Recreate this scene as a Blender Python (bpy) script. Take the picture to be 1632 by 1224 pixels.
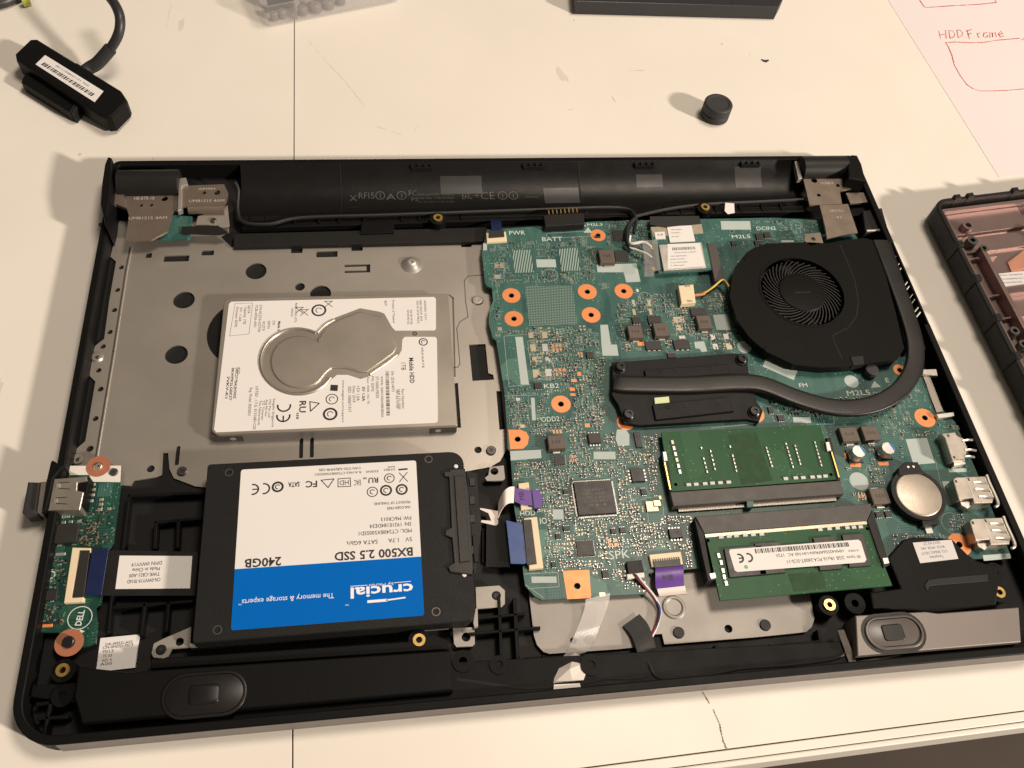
import bpy, math, random
from mathutils import Matrix, Vector, Euler
from mathutils.geometry import tessellate_polygon

# ------------------------------------------------------------------ camera
F_PX, CAM_MM, CAM_EUL = 1369.05, (129.476, -324.785, 332.13), (0.5553751, -0.0929974, -0.1079180)
S = 0.001                      # builders work in millimetres
scn = bpy.context.scene
for o in list(bpy.data.objects):
    bpy.data.objects.remove(o)
COL = scn.collection
cam_d = bpy.data.cameras.new('camera')
cam = bpy.data.objects.new('camera', cam_d)
COL.objects.link(cam)
cam.location = [c * S for c in CAM_MM]
cam.rotation_euler = CAM_EUL
cam_d.sensor_width = 36.0
cam_d.lens = 36.0 * F_PX / 1632.0
cam_d.clip_start = 0.01
cam_d.clip_end = 50
scn.camera = cam
# ------------------------------------------------------------------ light
world = bpy.data.worlds.new('World')
scn.world = world
world.use_nodes = True
bg = world.node_tree.nodes['Background']
bg.inputs[0].default_value = (1.0, 0.83, 0.66, 1)
bg.inputs[1].default_value = 0.135


def lamp(name, loc, target, power, size, col):
    d = bpy.data.lights.new(name, 'AREA')
    d.shape = 'DISK'
    d.size = size
    d.energy = power
    d.color = col
    o = bpy.data.objects.new(name, d)
    COL.objects.link(o)
    o.location = loc
    o.rotation_euler = (Vector(target) - Vector(loc)).to_track_quat('-Z', 'Y').to_euler()
    return o


lamp('desk_lamp_light', (2.94, -1.90, 1.50), (0.2, -0.1, 0), 178.0, 0.24, (1.0, 0.86, 0.72))
lamp('overhead_fill_light', (0.85, 0.30, 1.9), (0.2, -0.1, 0), 25.0, 0.60, (1.0, 0.85, 0.70))  # soft overhead fill, added to brighten the shadows
scn.view_settings.view_transform = 'Standard'
scn.view_settings.look = 'None'
scn.view_settings.exposure = 0.0
scn.view_settings.gamma = 1.0
scn.view_settings.use_curve_mapping = False
scn.render.resolution_x = 1024
scn.render.resolution_y = 768
scn.render.engine = 'CYCLES'

# ------------------------------------------------------------------ helpers
R = random.Random(7)
ZOFF = 0.0                     # height of the surface the current section is built on
TABLE = 7.0
CM = Euler(CAM_EUL, 'XYZ').to_matrix()
CV = Vector(CAM_MM)


def P(px, py, z=0.0):
    """where a point of the photograph, at height z, lies in the place (mm)"""
    d = CM @ Vector(((px - 816.0) / F_PX, (612.0 - py) / F_PX, -1.0))
    t = (z + ZOFF - CV.z) / d.z
    q = CV + d * t
    return (q.x, q.y)


def PL(pts, z):
    return [P(x, y, z) for x, y in pts]


def zoom(ox, oy, s):
    return lambda pts: [(ox + x * s, oy + y * s) for x, y in pts]


def area2(p):
    return sum(p[i][0] * p[(i + 1) % len(p)][1] - p[(i + 1) % len(p)][0] * p[i][1] for i in range(len(p)))


def ccw(p):
    p = list(p)
    return p if area2(p) > 0 else p[::-1]


def inset(p, d):
    n = len(p)
    out = []
    for i in range(n):
        a, b, c = Vector(p[i - 1]), Vector(p[i]), Vector(p[(i + 1) % n])
        u, v = (b - a), (c - b)
        if u.length < 1e-6 or v.length < 1e-6:
            out.append(tuple(b))
            continue
        u.normalize(); v.normalize()
        n1, n2 = Vector((-u.y, u.x)), Vector((-v.y, v.x))
        m = n1 + n2
        k = m.length_squared
        if k < 0.3:
            m = n1; k = 1.0; q = b + n1 * d
        else:
            q = b + m * (2 * d / k)
        out.append((q.x, q.y))
    return out


def circ(cx, cy, r, n=24, a0=0.0, ry=None):
    ry = r if ry is None else ry
    return [(cx + r * math.cos(a0 + 2 * math.pi * i / n), cy + ry * math.sin(a0 + 2 * math.pi * i / n)) for i in range(n)]


def rrect(cx, cy, w, h, r, ang=0.0, n=5):
    """rounded rectangle; r is one radius or four (top right, top left, bottom left, bottom right)"""
    rs = r if isinstance(r, (list, tuple)) else (r,) * 4
    pts = []
    for k, (sx, sy) in enumerate(((1, 1), (-1, 1), (-1, -1), (1, -1))):
        rr = max(rs[k], 0.0)
        if rr < 1e-4:
            pts.append((sx * w / 2, sy * h / 2))
            continue
        ox, oy = sx * (w / 2 - rr), sy * (h / 2 - rr)
        for i in range(n + 1):
            a = math.radians(90 * k + 90 * i / n)
            pts.append((ox + rr * math.cos(a), oy + rr * math.sin(a)))
    c, s = math.cos(ang), math.sin(ang)
    return [(cx + c * x - s * y, cy + s * x + c * y) for x, y in pts]


def smooth(pts, k=6):
    """Catmull-Rom through the points"""
    pts = [Vector(p) for p in pts]
    out = []
    for i in range(len(pts) - 1):
        p0 = pts[max(i - 1, 0)]; p1 = pts[i]; p2 = pts[i + 1]; p3 = pts[min(i + 2, len(pts) - 1)]
        for j in range(k):
            t = j / k
            out.append(0.5 * ((2 * p1) + (-p0 + p2) * t + (2 * p0 - 5 * p1 + 4 * p2 - p3) * t * t + (-p0 + 3 * p1 - 3 * p2 + p3) * t ** 3))
    out.append(pts[-1])
    return out


class MB:
    """collects shapes (mm) and links them as ONE mesh object"""
    def __init__(self):
        self.v, self.f, self.m = [], [], []
        self.mi = 0

    def face(self, idx):
        self.f.append(idx); self.m.append(self.mi)

    def prism(self, poly, z0, z1, bev=0.0, holes=(), cap0=True):
        poly = ccw(poly)
        n = len(poly)
        holes = [ccw(h)[::-1] for h in holes]
        b = len(self.v)
        if bev > 0:
            top = inset(poly, bev)
            rings = [(poly, z0), (poly, z1 - bev), (inset(poly, bev * 0.3), z1 - bev * 0.3), (top, z1)]
        else:
            top = poly
            rings = [(poly, z0), (poly, z1)]
        for rp, z in rings:
            self.v += [(x, y, z) for x, y in rp]
        for k in range(len(rings) - 1):
            for i in range(n):
                j = (i + 1) % n
                self.face((b + k * n + i, b + k * n + j, b + (k + 1) * n + j, b + (k + 1) * n + i))
        tb = b + (len(rings) - 1) * n
        if not holes:
            if n == 4:
                self.face((tb, tb + 1, tb + 2, tb + 3))
            else:
                self.tess([top], [list(range(tb, tb + n))], False)
            if cap0:
                if n == 4:
                    self.face((b + 3, b + 2, b + 1, b))
                else:
                    self.tess([poly], [list(range(b, b + n))], True)
        else:
            ti, bi = [list(range(tb, tb + n))], [list(range(b, b + n))]
            for h in holes:
                hb = len(self.v); m = len(h)
                self.v += [(x, y, z0) for x, y in h] + [(x, y, z1) for x, y in h]
                for i in range(m):
                    j = (i + 1) % m
                    self.face((hb + i, hb + j, hb + m + j, hb + m + i))
                bi.append(list(range(hb, hb + m))); ti.append(list(range(hb + m, hb + 2 * m)))
            self.tess([top] + holes, ti, False)
            if cap0:
                self.tess([poly] + holes, bi, True)
        return self

    def tess(self, loops, idx, flip):
        flat = [i for l in idx for i in l]
        pts = [p for l in loops for p in l]
        for t in tessellate_polygon([[Vector((x, y, 0)) for x, y in l] for l in loops]):
            a, c, d = (pts[k] for k in t)
            s = (c[0] - a[0]) * (d[1] - a[1]) - (d[0] - a[0]) * (c[1] - a[1])
            if abs(s) < 1e-12:
                continue
            t = tuple(flat[k] for k in t)
            if (s > 0) == flip:
                t = t[::-1]
            self.face(t)

    def box(self, cx, cy, w, h, z0, z1, ang=0.0, bev=0.0):
        c, s = math.cos(ang), math.sin(ang)
        q = [(cx + c * x - s * y, cy + s * x + c * y) for x, y in ((-w / 2, -h / 2), (w / 2, -h / 2), (w / 2, h / 2), (-w / 2, h / 2))]
        return self.prism(q, z0, z1, bev)

    def cyl(self, cx, cy, r, z0, z1, n=20, bev=0.0):
        return self.prism(circ(cx, cy, r, n), z0, z1, bev)

    def ring(self, cx, cy, r1, r0, z0, z1, n=24):
        b = len(self.v)
        for r, z in ((r1, z0), (r1, z1), (r0, z1), (r0, z0)):
            self.v += [(x, y, z) for x, y in circ(cx, cy, r, n)]
        for k in range(4):
            for i in range(n):
                j = (i + 1) % n
                k2 = (k + 1) % 4
                self.face((b + k * n + i, b + k * n + j, b + k2 * n + j, b + k2 * n + i))
        return self

    def lathe(self, cx, cy, prof, n=24):
        b = len(self.v)
        for r, z in prof:
            self.v += [(x, y, z) for x, y in circ(cx, cy, max(r, 1e-3), n)]
        for k in range(len(prof) - 1):
            for i in range(n):
                j = (i + 1) % n
                self.face((b + k * n + i, b + k * n + j, b + (k + 1) * n + j, b + (k + 1) * n + i))
        self.face(tuple(range(b + (len(prof) - 1) * n, b + len(prof) * n)))
        return self

    def tube(self, pts, r, n=10, flat=1.0, k=6, caps=True, sm=True):
        """round tube; flat>1 makes it a strip lying level: half width r, half height r/flat"""
        p = smooth(pts, k) if sm else [Vector(q) for q in pts]
        b = len(self.v)
        for i, q in enumerate(p):
            t = (p[min(i + 1, len(p) - 1)] - p[max(i - 1, 0)])
            t.normalize()
            sd = t.cross(Vector((0, 0, 1)))
            sd = sd.normalized() if sd.length > 1e-4 else Vector((1, 0, 0))
            up = sd.cross(t)
            for j in range(n):
                a = 2 * math.pi * j / n
                ca, sa = math.cos(a), math.sin(a)
                if flat > 1:     # squarer section
                    ca = math.copysign(abs(ca) ** 0.38, ca); sa = math.copysign(abs(sa) ** 0.38, sa)
                w = q + sd * (r * ca) + up * (r / flat * sa)
                self.v.append(tuple(w))
        for i in range(len(p) - 1):
            for j in range(n):
                j2 = (j + 1) % n
                self.face((b + i * n + j, b + (i + 1) * n + j, b + (i + 1) * n + j2, b + i * n + j2))
        if caps:
            self.face(tuple(range(b + n - 1, b - 1, -1)) if False else tuple(range(b, b + n)))
            e = b + (len(p) - 1) * n
            self.face(tuple(range(e + n - 1, e - 1, -1)))
        return self

    def ribbon(self, pts, w, th=0.12, side=None):
        """a flat flexible strip along pts; side = fixed sideways direction"""
        p = [Vector(q) for q in pts]
        b = len(self.v)
        for i, q in enumerate(p):
            t = (p[min(i + 1, len(p) - 1)] - p[max(i - 1, 0)]).normalized()
            sd = Vector(side).normalized() if side else t.cross(Vector((0, 0, 1))).normalized()
            up = sd.cross(t).normalized()
            for a, c in ((-1, -1), (1, -1), (1, 1), (-1, 1)):
                self.v.append(tuple(q + sd * (a * w / 2) + up * (c * th / 2)))
        for i in range(len(p) - 1):
            for j in range(4):
                k = (j + 1) % 4
                self.face((b + i * 4 + j, b + i * 4 + k, b + i * 4 + 4 + k, b + i * 4 + 4 + j))
        self.face((b + 3, b + 2, b + 1, b))
        e = b + 4 * (len(p) - 1)
        self.face((e, e + 1, e + 2, e + 3))
        return self

    def stroke(self, pts, w, z, th=0.02):
        for (x0, y0), (x1, y1) in zip(pts, pts[1:]):
            L = math.hypot(x1 - x0, y1 - y0)
            if L > 1e-6:
                self.sheet([(x, y) for x, y in self._seg(x0, y0, x1, y1, w)], z)
        return self

    @staticmethod
    def _seg(x0, y0, x1, y1, w):
        L = math.hypot(x1 - x0, y1 - y0)
        ux, uy = (x1 - x0) / L, (y1 - y0) / L
        e = w * 0.3
        x0 -= ux * e; y0 -= uy * e; x1 += ux * e; y1 += uy * e
        nx, ny = -uy * w / 2, ux * w / 2
        return [(x0 + nx, y0 + ny), (x1 + nx, y1 + ny), (x1 - nx, y1 - ny), (x0 - nx, y0 - ny)]

    def sheet(self, poly, z):
        poly = ccw(poly)
        b = len(self.v)
        self.v += [(x, y, z) for x, y in poly]
        if len(poly) == 4:
            self.face((b, b + 1, b + 2, b + 3))
        else:
            self.tess([poly], [list(range(b, b + len(poly)))], False)
        return self

    def arc(self, cx, cy, r, w, a0, a1, z, n=16):
        b = len(self.v)
        for i in range(n + 1):
            a = math.radians(a0 + (a1 - a0) * i / n)
            for rr in (r - w / 2, r + w / 2):
                self.v.append((cx + rr * math.cos(a), cy + rr * math.sin(a), z))
        for i in range(n):
            q = (b + 2 * i, b + 2 * i + 1, b + 2 * i + 3, b + 2 * i + 2)
            self.face(q if a1 > a0 else q[::-1])
        return self

    def text(self, s, cx, cy, w, h, z, ang=0.0, bold=False):
        """print s centred on (cx,cy), total width w, capital height h, turned by ang"""
        G = GLYPH[1 if bold else 0]
        x = 0.0
        vs, fs = [], []
        for ch in s:
            g = G.get(ch) or G['?']
            b = len(vs)
            vs += [(vx + x, vy) for vx, vy in g[0]]
            fs += [tuple(b + i for i in f) for f in g[1]]
            x += g[2]
        if not vs:
            return self
        x0 = min(v[0] for v in vs); x1 = max(v[0] for v in vs)
        kx, ky = w / max(x1 - x0, 1e-6), h / CAPH
        c, sn = math.cos(ang), math.sin(ang)
        b = len(self.v)
        for vx, vy in vs:
            lx, ly = (vx - (x0 + x1) / 2) * kx, (vy - CAPH / 2) * ky
            self.v.append((cx + c * lx - sn * ly, cy + sn * lx + c * ly, z))
        for f in fs:
            self.face(tuple(b + i for i in f))
        return self

    def bars(self, cx, cy, w, h, z, ang=0.0, n=40, fill=0.5):
        c, s = math.cos(ang), math.sin(ang)
        x = -w / 2
        while x < w / 2:
            bw = w / n * R.choice((0.5, 0.5, 1.0, 1.4))
            if x + bw > w / 2:
                break
            q = [(cx + c * a - s * b_, cy + s * a + c * b_) for a, b_ in ((x, -h / 2), (x + bw, -h / 2), (x + bw, h / 2), (x, h / 2))]
            self.sheet(q, z)
            x += bw + w / n * R.choice((0.5, 0.7, 1.0))
        return self

    def build(self, name, mat, parent=None, org=None, sharp=22.7, flatshade=False, kind=None):
        me = bpy.data.meshes.new(name)
        if org is None:
            org = ORG.get(parent.name, (0, 0, 0)) if parent else (0, 0, 0)
        me.from_pydata([((x - org[0]) * S, (y - org[1]) * S, (z + ZOFF - org[2]) * S) for x, y, z in self.v], [], self.f)
        mats = mat if isinstance(mat, (list, tuple)) else [mat]
        for m in mats:
            me.materials.append(M(m))
        if len(mats) > 1:
            me.polygons.foreach_set('material_index', self.m)
        if not flatshade:
            me.polygons.foreach_set('use_smooth', [True] * len(me.polygons))
            me.set_sharp_from_angle(angle=math.radians(sharp))
        me.update()
        o = bpy.data.objects.new(name, me)
        COL.objects.link(o)
        if parent:
            o.parent = parent
            ORG[o.name] = org
        else:
            o.location = [c * S for c in org]
            ORG[o.name] = org
        if kind:
            o['kind'] = kind
        return o


ORG = {}


def thing(name, label, cat, org, group=None):
    o = bpy.data.objects.new(name, None)
    COL.objects.link(o)
    o.empty_display_size = 0.005
    org = (org[0], org[1], org[2] + ZOFF)
    o.location = [c * S for c in org]
    ORG[o.name] = org
    return tag(o, label, cat, group)


def tag(o, label, cat, group=None):
    o['label'] = label
    o['category'] = cat
    if group:
        o['group'] = group
    return o


# glyph outlines of the built-in font
def load_glyphs():
    chars = [chr(c) for c in range(33, 127)] + ['\u2122']
    sets = []
    tmp = []
    for off in (0.0, 0.022):
        for ch in chars + ['I']:
            for s in (ch, ch + 'I'):
                cu = bpy.data.curves.new('glyph', 'FONT')
                cu.body = s
                cu.size = 1.0
                cu.offset = off
                cu.resolution_u = 2
                o = bpy.data.objects.new('glyph', cu)
                COL.objects.link(o)
                tmp.append((off, ch, s, o))
    dg = bpy.context.evaluated_depsgraph_get()
    res = {}
    for off, ch, s, o in tmp:
        me = bpy.data.meshes.new_from_object(o.evaluated_get(dg))
        res[(off, s)] = ([(v.co.x, v.co.y) for v in me.vertices], [tuple(p.vertices) for p in me.polygons])
        bpy.data.meshes.remove(me)
    for off, ch, s, o in tmp:
        cu = o.data
        bpy.data.objects.remove(o)
        bpy.data.curves.remove(cu)
    for off in (0.0, 0.022):
        d = {}
        ix = max(v[0] for v in res[(off, 'I')][0])
        for ch in chars:
            v, f = res[(off, ch)]
            v2 = res[(off, ch + 'I')][0]
            d[ch] = (v, f, (max(q[0] for q in v2) - ix) if v2 else 0.5)
        d[' '] = ([], [], 0.30)
        sets.append(d)
    hh = max(q[1] for q in sets[0]['H'][0])
    return sets, hh


GLYPH, CAPH = load_glyphs()

# ------------------------------------------------------------------ materials
MATS = {}
MDEF = {}


def M(name):
    if name in MATS:
        return MATS[name]
    m = bpy.data.materials.new(name)
    m.use_nodes = True
    nt = m.node_tree
    b = nt.nodes['Principled BSDF']
    MATS[name] = m
    d = MDEF[name]
    if callable(d):
        d(m, nt, b)
        return m
    col, rough, metal = d[0], d[1], d[2]
    var, scale, bump = (d[3:] + (0.12, 60.0, 0.0))[:3] if len(d) < 6 else d[3:6]
    var = d[3] if len(d) > 3 else 0.12
    scale = d[4] if len(d) > 4 else 60.0
    bump = d[5] if len(d) > 5 else 0.0
    spec = d[6] if len(d) > 6 else 0.5
    b.inputs['Roughness'].default_value = rough
    b.inputs['Metallic'].default_value = metal
    b.inputs['Specular IOR Level'].default_value = spec
    tc = nt.nodes.new('ShaderNodeNewGeometry')
    no = nt.nodes.new('ShaderNodeTexNoise')
    no.inputs['Scale'].default_value = scale
    no.inputs['Detail'].default_value = 6
    nt.links.new(tc.outputs['Position'], no.inputs['Vector'])
    mx = nt.nodes.new('ShaderNodeMix')
    mx.data_type = 'RGBA'
    mx.inputs[6].default_value = tuple(c * (1 - var) for c in col) + (1,)
    mx.inputs[7].default_value = tuple(min(1, c * (1 + var)) for c in col) + (1,)
    nt.links.new(no.outputs['Fac'], mx.inputs[0])
    nt.links.new(mx.outputs[2], b.inputs['Base Color'])
    mr = nt.nodes.new('ShaderNodeMapRange')
    mr.inputs[3].default_value = max(rough - 0.08, 0.03)
    mr.inputs[4].default_value = min(rough + 0.10, 1)
    no2 = nt.nodes.new('ShaderNodeTexNoise')
    no2.inputs['Scale'].default_value = scale * 2.7
    no2.inputs['Detail'].default_value = 4
    nt.links.new(tc.outputs['Position'], no2.inputs['Vector'])
    nt.links.new(no2.outputs['Fac'], mr.inputs[0])
    nt.links.new(mr.outputs[0], b.inputs['Roughness'])
    if bump:
        bp = nt.nodes.new('ShaderNodeBump')
        bp.inputs['Strength'].default_value = bump
        bp.inputs['Distance'].default_value = 0.0002
        n3 = nt.nodes.new('ShaderNodeTexNoise')
        n3.inputs['Scale'].default_value = 1800
        n3.inputs['Detail'].default_value = 3
        nt.links.new(tc.outputs['Position'], n3.inputs['Vector'])
        nt.links.new(n3.outputs['Fac'], bp.inputs['Height'])
        nt.links.new(bp.outputs[0], b.inputs['Normal'])
    return m


def lin(r, g, b):
    f = lambda c: ((c / 255 + 0.055) / 1.055) ** 2.4 if c > 10 else c / 255 / 12.92
    return (f(r), f(g), f(b))


MDEF.update({
    'black_plastic': ((0.0042, 0.0042, 0.0044), 0.5, 0, 0.25, 40, 0.25, 0.13),
    'bay_black': ((0.0068, 0.0067, 0.0066), 0.36, 0, 0.2, 60, 0.3, 0.2),
    'black_floor': ((0.007, 0.007, 0.0075), 0.6, 0, 0.3, 40, 0.3, 0.3),
    'black_gloss': ((0.010, 0.010, 0.011), 0.25, 0, 0.2, 40, 0.0, 0.5),
    'charcoal_plastic': ((0.012, 0.0115, 0.0115), 0.46, 0, 0.2, 60, 0.3, 0.25),
    'connector_grey': ((0.021, 0.0205, 0.0205), 0.42, 0, 0.2, 60, 0.2, 0.4),
    'socket_plastic': ((0.060, 0.054, 0.050), 0.5, 0, 0.15, 90, 0.2),
    'trim_grey': ((0.16, 0.145, 0.135), 0.45, 0.2, 0.10, 50, 0.1),
    'rubber': ((0.022, 0.022, 0.024), 0.62, 0, 0.2, 120, 0.4),
    'cable_black': ((0.020, 0.020, 0.024), 0.42, 0, 0.15, 120, 0.1),
    'wire_black': ((0.010, 0.010, 0.011), 0.5, 0, 0.1, 120),
    'steel_plate': ((0.47, 0.435, 0.39), 0.40, 0.78, 0.10, 11, 0.12),
    'bracket_steel': ((0.33, 0.31, 0.28), 0.5, 0.45, 0.10, 60, 0.0),
    'bright_steel': ((0.72, 0.69, 0.64), 0.33, 0.85, 0.06, 60, 0.0),
    'foil_plate': ((0.27, 0.252, 0.23), 0.5, 0.35, 0.07, 25, 0.15),
    'hinge_steel': ((0.30, 0.245, 0.20), 0.36, 0.75, 0.10, 60, 0.1),
    'drive_cover': ((0.46, 0.42, 0.365), 0.34, 0.75, 0.05, 20, 0.0),
    'drive_side': ((0.34, 0.33, 0.32), 0.4, 0.7, 0.08, 60, 0.1),
    'drive_dark': ((0.07, 0.068, 0.068), 0.45, 0.4, 0.1, 60, 0.1),
    'ssd_case': ((0.012, 0.012, 0.0125), 0.5, 0.0, 0.15, 80, 0.35, 0.2),
    'port_steel': ((0.55, 0.50, 0.44), 0.32, 0.85, 0.08, 80, 0.0),
    'solder': ((0.50, 0.49, 0.47), 0.36, 0.7, 0.15, 200, 0.0),
    'gold': ((0.46, 0.40, 0.30), 0.38, 0.6, 0.15, 200, 0.0),
    'brass': ((0.72, 0.50, 0.17), 0.28, 0.9, 0.1, 100, 0.0),
    'copper': ((0.76, 0.27, 0.095), 0.42, 0.25, 0.08, 80, 0.0),
    'thermal_copper': ((0.50, 0.29, 0.17), 0.42, 0.4, 0.12, 80, 0.0),
    'copper_coat': ((0.31, 0.225, 0.21), 0.30, 0.75, 0.22, 14, 0.2),
    'chip_black': ((0.020, 0.018, 0.017), 0.45, 0, 0.15, 120, 0.1),
    'chip_print': ((0.12, 0.11, 0.10), 0.5, 0, 0.1, 100),
    'inductor': ((0.105, 0.082, 0.066), 0.5, 0.1, 0.12, 120, 0.2),
    'ceramic': ((0.19, 0.14, 0.10), 0.45, 0, 0.3, 300),
    'silkscreen': ((0.42, 0.49, 0.47), 0.55, 0, 0.08, 80),
    'silk_white': ((0.62, 0.67, 0.63), 0.55, 0, 0.08, 80),
    'silk_grey': ((0.34, 0.44, 0.41), 0.55, 0, 0.15, 200),
    'paper_white': ((0.74, 0.725, 0.71), 0.55, 0, 0.03, 30, 0.0),
    'sheet_paper': ((0.72, 0.665, 0.67), 0.75, 0, 0.03, 10, 0.1),
    'label_grey': ((0.62, 0.60, 0.60), 0.5, 0, 0.05, 60),
    'ink_black': ((0.016, 0.015, 0.017), 0.55, 0, 0.1, 100),
    'ink_grey': ((0.16, 0.15, 0.15), 0.55, 0, 0.1, 100),
    'ink_white': ((0.82, 0.84, 0.88), 0.5, 0, 0.02, 100),
    'ink_red': ((0.62, 0.075, 0.055), 0.6, 0, 0.25, 300),
    'ink_dim': ((0.042, 0.042, 0.043), 0.5, 0, 0.15, 100),
    'ink_green': ((0.10, 0.45, 0.18), 0.5, 0, 0.1, 100),
    'label_blue': ((0.0, 0.125, 0.50), 0.55, 0, 0.04, 60, 0.0, 0.06),
    'cream_plastic': ((0.74, 0.62, 0.43), 0.45, 0, 0.06, 100),
    'white_plastic': ((0.72, 0.69, 0.64), 0.45, 0, 0.05, 100),
    'ribbon_blue': ((0.012, 0.055, 0.22), 0.38, 0, 0.12, 80),
    'ribbon_navy': ((0.006, 0.014, 0.062), 0.35, 0, 0.15, 80),
    'ribbon_purple': ((0.105, 0.035, 0.27), 0.40, 0, 0.10, 80),
    'ribbon_white': ((0.76, 0.68, 0.64), 0.45, 0, 0.05, 80),
    'wire_red': ((0.20, 0.02, 0.03), 0.45, 0, 0.1, 80),
    'wire_blue': ((0.05, 0.09, 0.30), 0.45, 0, 0.1, 80),
    'wire_white': ((0.70, 0.68, 0.68), 0.45, 0, 0.05, 80),
    'wire_yellow': ((0.60, 0.42, 0.05), 0.45, 0, 0.05, 80),
    'wire_orange': ((0.55, 0.18, 0.06), 0.45, 0, 0.05, 80),
    'heat_black': ((0.006, 0.0058, 0.0056), 0.45, 0.0, 0.2, 60, 0.2, 0.2),
    'pipe_black': ((0.011, 0.0102, 0.0095), 0.38, 0.0, 0.35, 35, 0.25, 0.4),
    'fan_black': ((0.0055, 0.0053, 0.005), 0.5, 0, 0.15, 60, 0.2, 0.10),
    'blade_black': ((0.014, 0.0135, 0.013), 0.32, 0, 0.15, 60, 0.0, 0.6),
    'sticker_lime': ((0.62, 0.70, 0.38), 0.5, 0, 0.04, 60),
    'cell_steel': ((0.42, 0.37, 0.31), 0.42, 0.65, 0.10, 110, 0.25),
    'cap_can': ((0.66, 0.64, 0.62), 0.28, 0.85, 0.06, 80),
    'cap_blue': ((0.02, 0.15, 0.42), 0.4, 0.2, 0.06, 80),
    'speaker_cover': ((0.205, 0.178, 0.163), 0.42, 0.25, 0.10, 22, 0.1),
    'speaker_cone': ((0.10, 0.085, 0.08), 0.35, 0, 0.12, 60),
    'speaker_dark': ((0.012, 0.011, 0.011), 0.32, 0, 0.12, 60, 0.0, 0.3),
    'black_tape': ((0.010, 0.010, 0.010), 0.55, 0, 0.12, 60),
    'table_groove': ((0.20, 0.16, 0.12), 0.8, 0, 0.2, 60),
    'wood_floor': ((0.055, 0.038, 0.028), 0.6, 0, 0.35, 6),
    'crumb': ((0.04, 0.032, 0.028), 0.8, 0, 0.2, 300),
})


def ramp(nt, fac, stops, interp='LINEAR'):
    r = nt.nodes.new('ShaderNodeValToRGB')
    r.color_ramp.interpolation = interp
    e = r.color_ramp.elements
    e[0].position, e[0].color = stops[0][0], tuple(stops[0][1]) + (1,)
    e[1].position, e[1].color = stops[1][0], tuple(stops[1][1]) + (1,)
    for p, c in stops[2:]:
        x = e.new(p)
        x.color = tuple(c) + (1,)
    nt.links.new(fac, r.inputs[0])
    return r.outputs[0]


def mixc(nt, fac, a, b):
    m = nt.nodes.new('ShaderNodeMix')
    m.data_type = 'RGBA'
    for i, v in ((0, fac), (6, a), (7, b)):
        if isinstance(v, (int, float)):
            m.inputs[i].default_value = v
        elif isinstance(v, tuple):
            m.inputs[i].default_value = v + (1,)
        else:
            nt.links.new(v, m.inputs[i])
    return m.outputs[2]


def math_(nt, op, a, b=None):
    n = nt.nodes.new('ShaderNodeMath')
    n.operation = op
    for i, v in ((0, a), (1, b)):
        if v is None:
            continue
        if isinstance(v, (int, float)):
            n.inputs[i].default_value = v
        else:
            nt.links.new(v, n.inputs[i])
    return n.outputs[0]


def pos(nt, rot=0.0, scale=(1, 1, 1)):
    g = nt.nodes.new('ShaderNodeNewGeometry')
    mp = nt.nodes.new('ShaderNodeMapping')
    mp.inputs['Rotation'].default_value = (0, 0, rot)
    mp.inputs['Scale'].default_value = scale
    nt.links.new(g.outputs['Position'], mp.inputs['Vector'])
    return mp.outputs[0]


def noise(nt, vec, scale, detail=4, rough=0.5):
    n = nt.nodes.new('ShaderNodeTexNoise')
    n.inputs['Scale'].default_value = scale
    n.inputs['Detail'].default_value = detail
    n.inputs['Roughness'].default_value = rough
    nt.links.new(vec, n.inputs['Vector'])
    return n.outputs['Fac']


def pcb(dark, mid, light, k=1.0, spec=0.3):
    def f(m, nt, b):
        p = pos(nt)
        # copper pours: blocky cells with straight borders
        v = nt.nodes.new('ShaderNodeTexVoronoi')
        v.distance = 'CHEBYCHEV'
        v.inputs['Scale'].default_value = 75 * k
        nt.links.new(p, v.inputs['Vector'])
        sep = nt.nodes.new('ShaderNodeSeparateColor')
        nt.links.new(v.outputs['Color'], sep.inputs[0])
        base = ramp(nt, sep.outputs[0], [(0.0, dark), (0.30, mid), (0.75, mid), (0.95, light)], 'CONSTANT')
        # tracks: thin parallel lines in patches
        outs = base
        for ang, sc, thr, th2 in ((0.0, 620, 0.53, 0.60), (math.pi / 2, 560, 0.52, 0.60), (math.pi / 4, 700, 0.57, 0.6)):
            w = nt.nodes.new('ShaderNodeTexWave')
            w.wave_type = 'BANDS'
            w.bands_direction = 'X'
            w.inputs['Scale'].default_value = sc * 0.5
            w.inputs['Distortion'].default_value = 0.0
            nt.links.new(pos(nt, ang), w.inputs['Vector'])
            line = math_(nt, 'GREATER_THAN', w.outputs['Fac'], 0.72)
            msk = math_(nt, 'GREATER_THAN', noise(nt, pos(nt, ang, (1, 0.35, 1)), 95 + 40 * ang, 1), thr)
            outs = mixc(nt, math_(nt, 'MULTIPLY', math_(nt, 'MULTIPLY', line, msk), 0.55), outs, light)
        # vias
        v2 = nt.nodes.new('ShaderNodeTexVoronoi')
        v2.inputs['Scale'].default_value = 560
        nt.links.new(p, v2.inputs['Vector'])
        via = math_(nt, 'LESS_THAN', v2.outputs['Distance'], 0.17)
        vm = math_(nt, 'GREATER_THAN', noise(nt, p, 60, 2), 0.50)
        outs = mixc(nt, math_(nt, 'MULTIPLY', math_(nt, 'MULTIPLY', via, vm), 0.75), outs, tuple(min(1, c * 2.4 + 0.03) for c in light))
        nt.links.new(outs, b.inputs['Base Color'])
        b.inputs['Roughness'].default_value = 0.38
        b.inputs['Specular IOR Level'].default_value = spec
    return f


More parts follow.
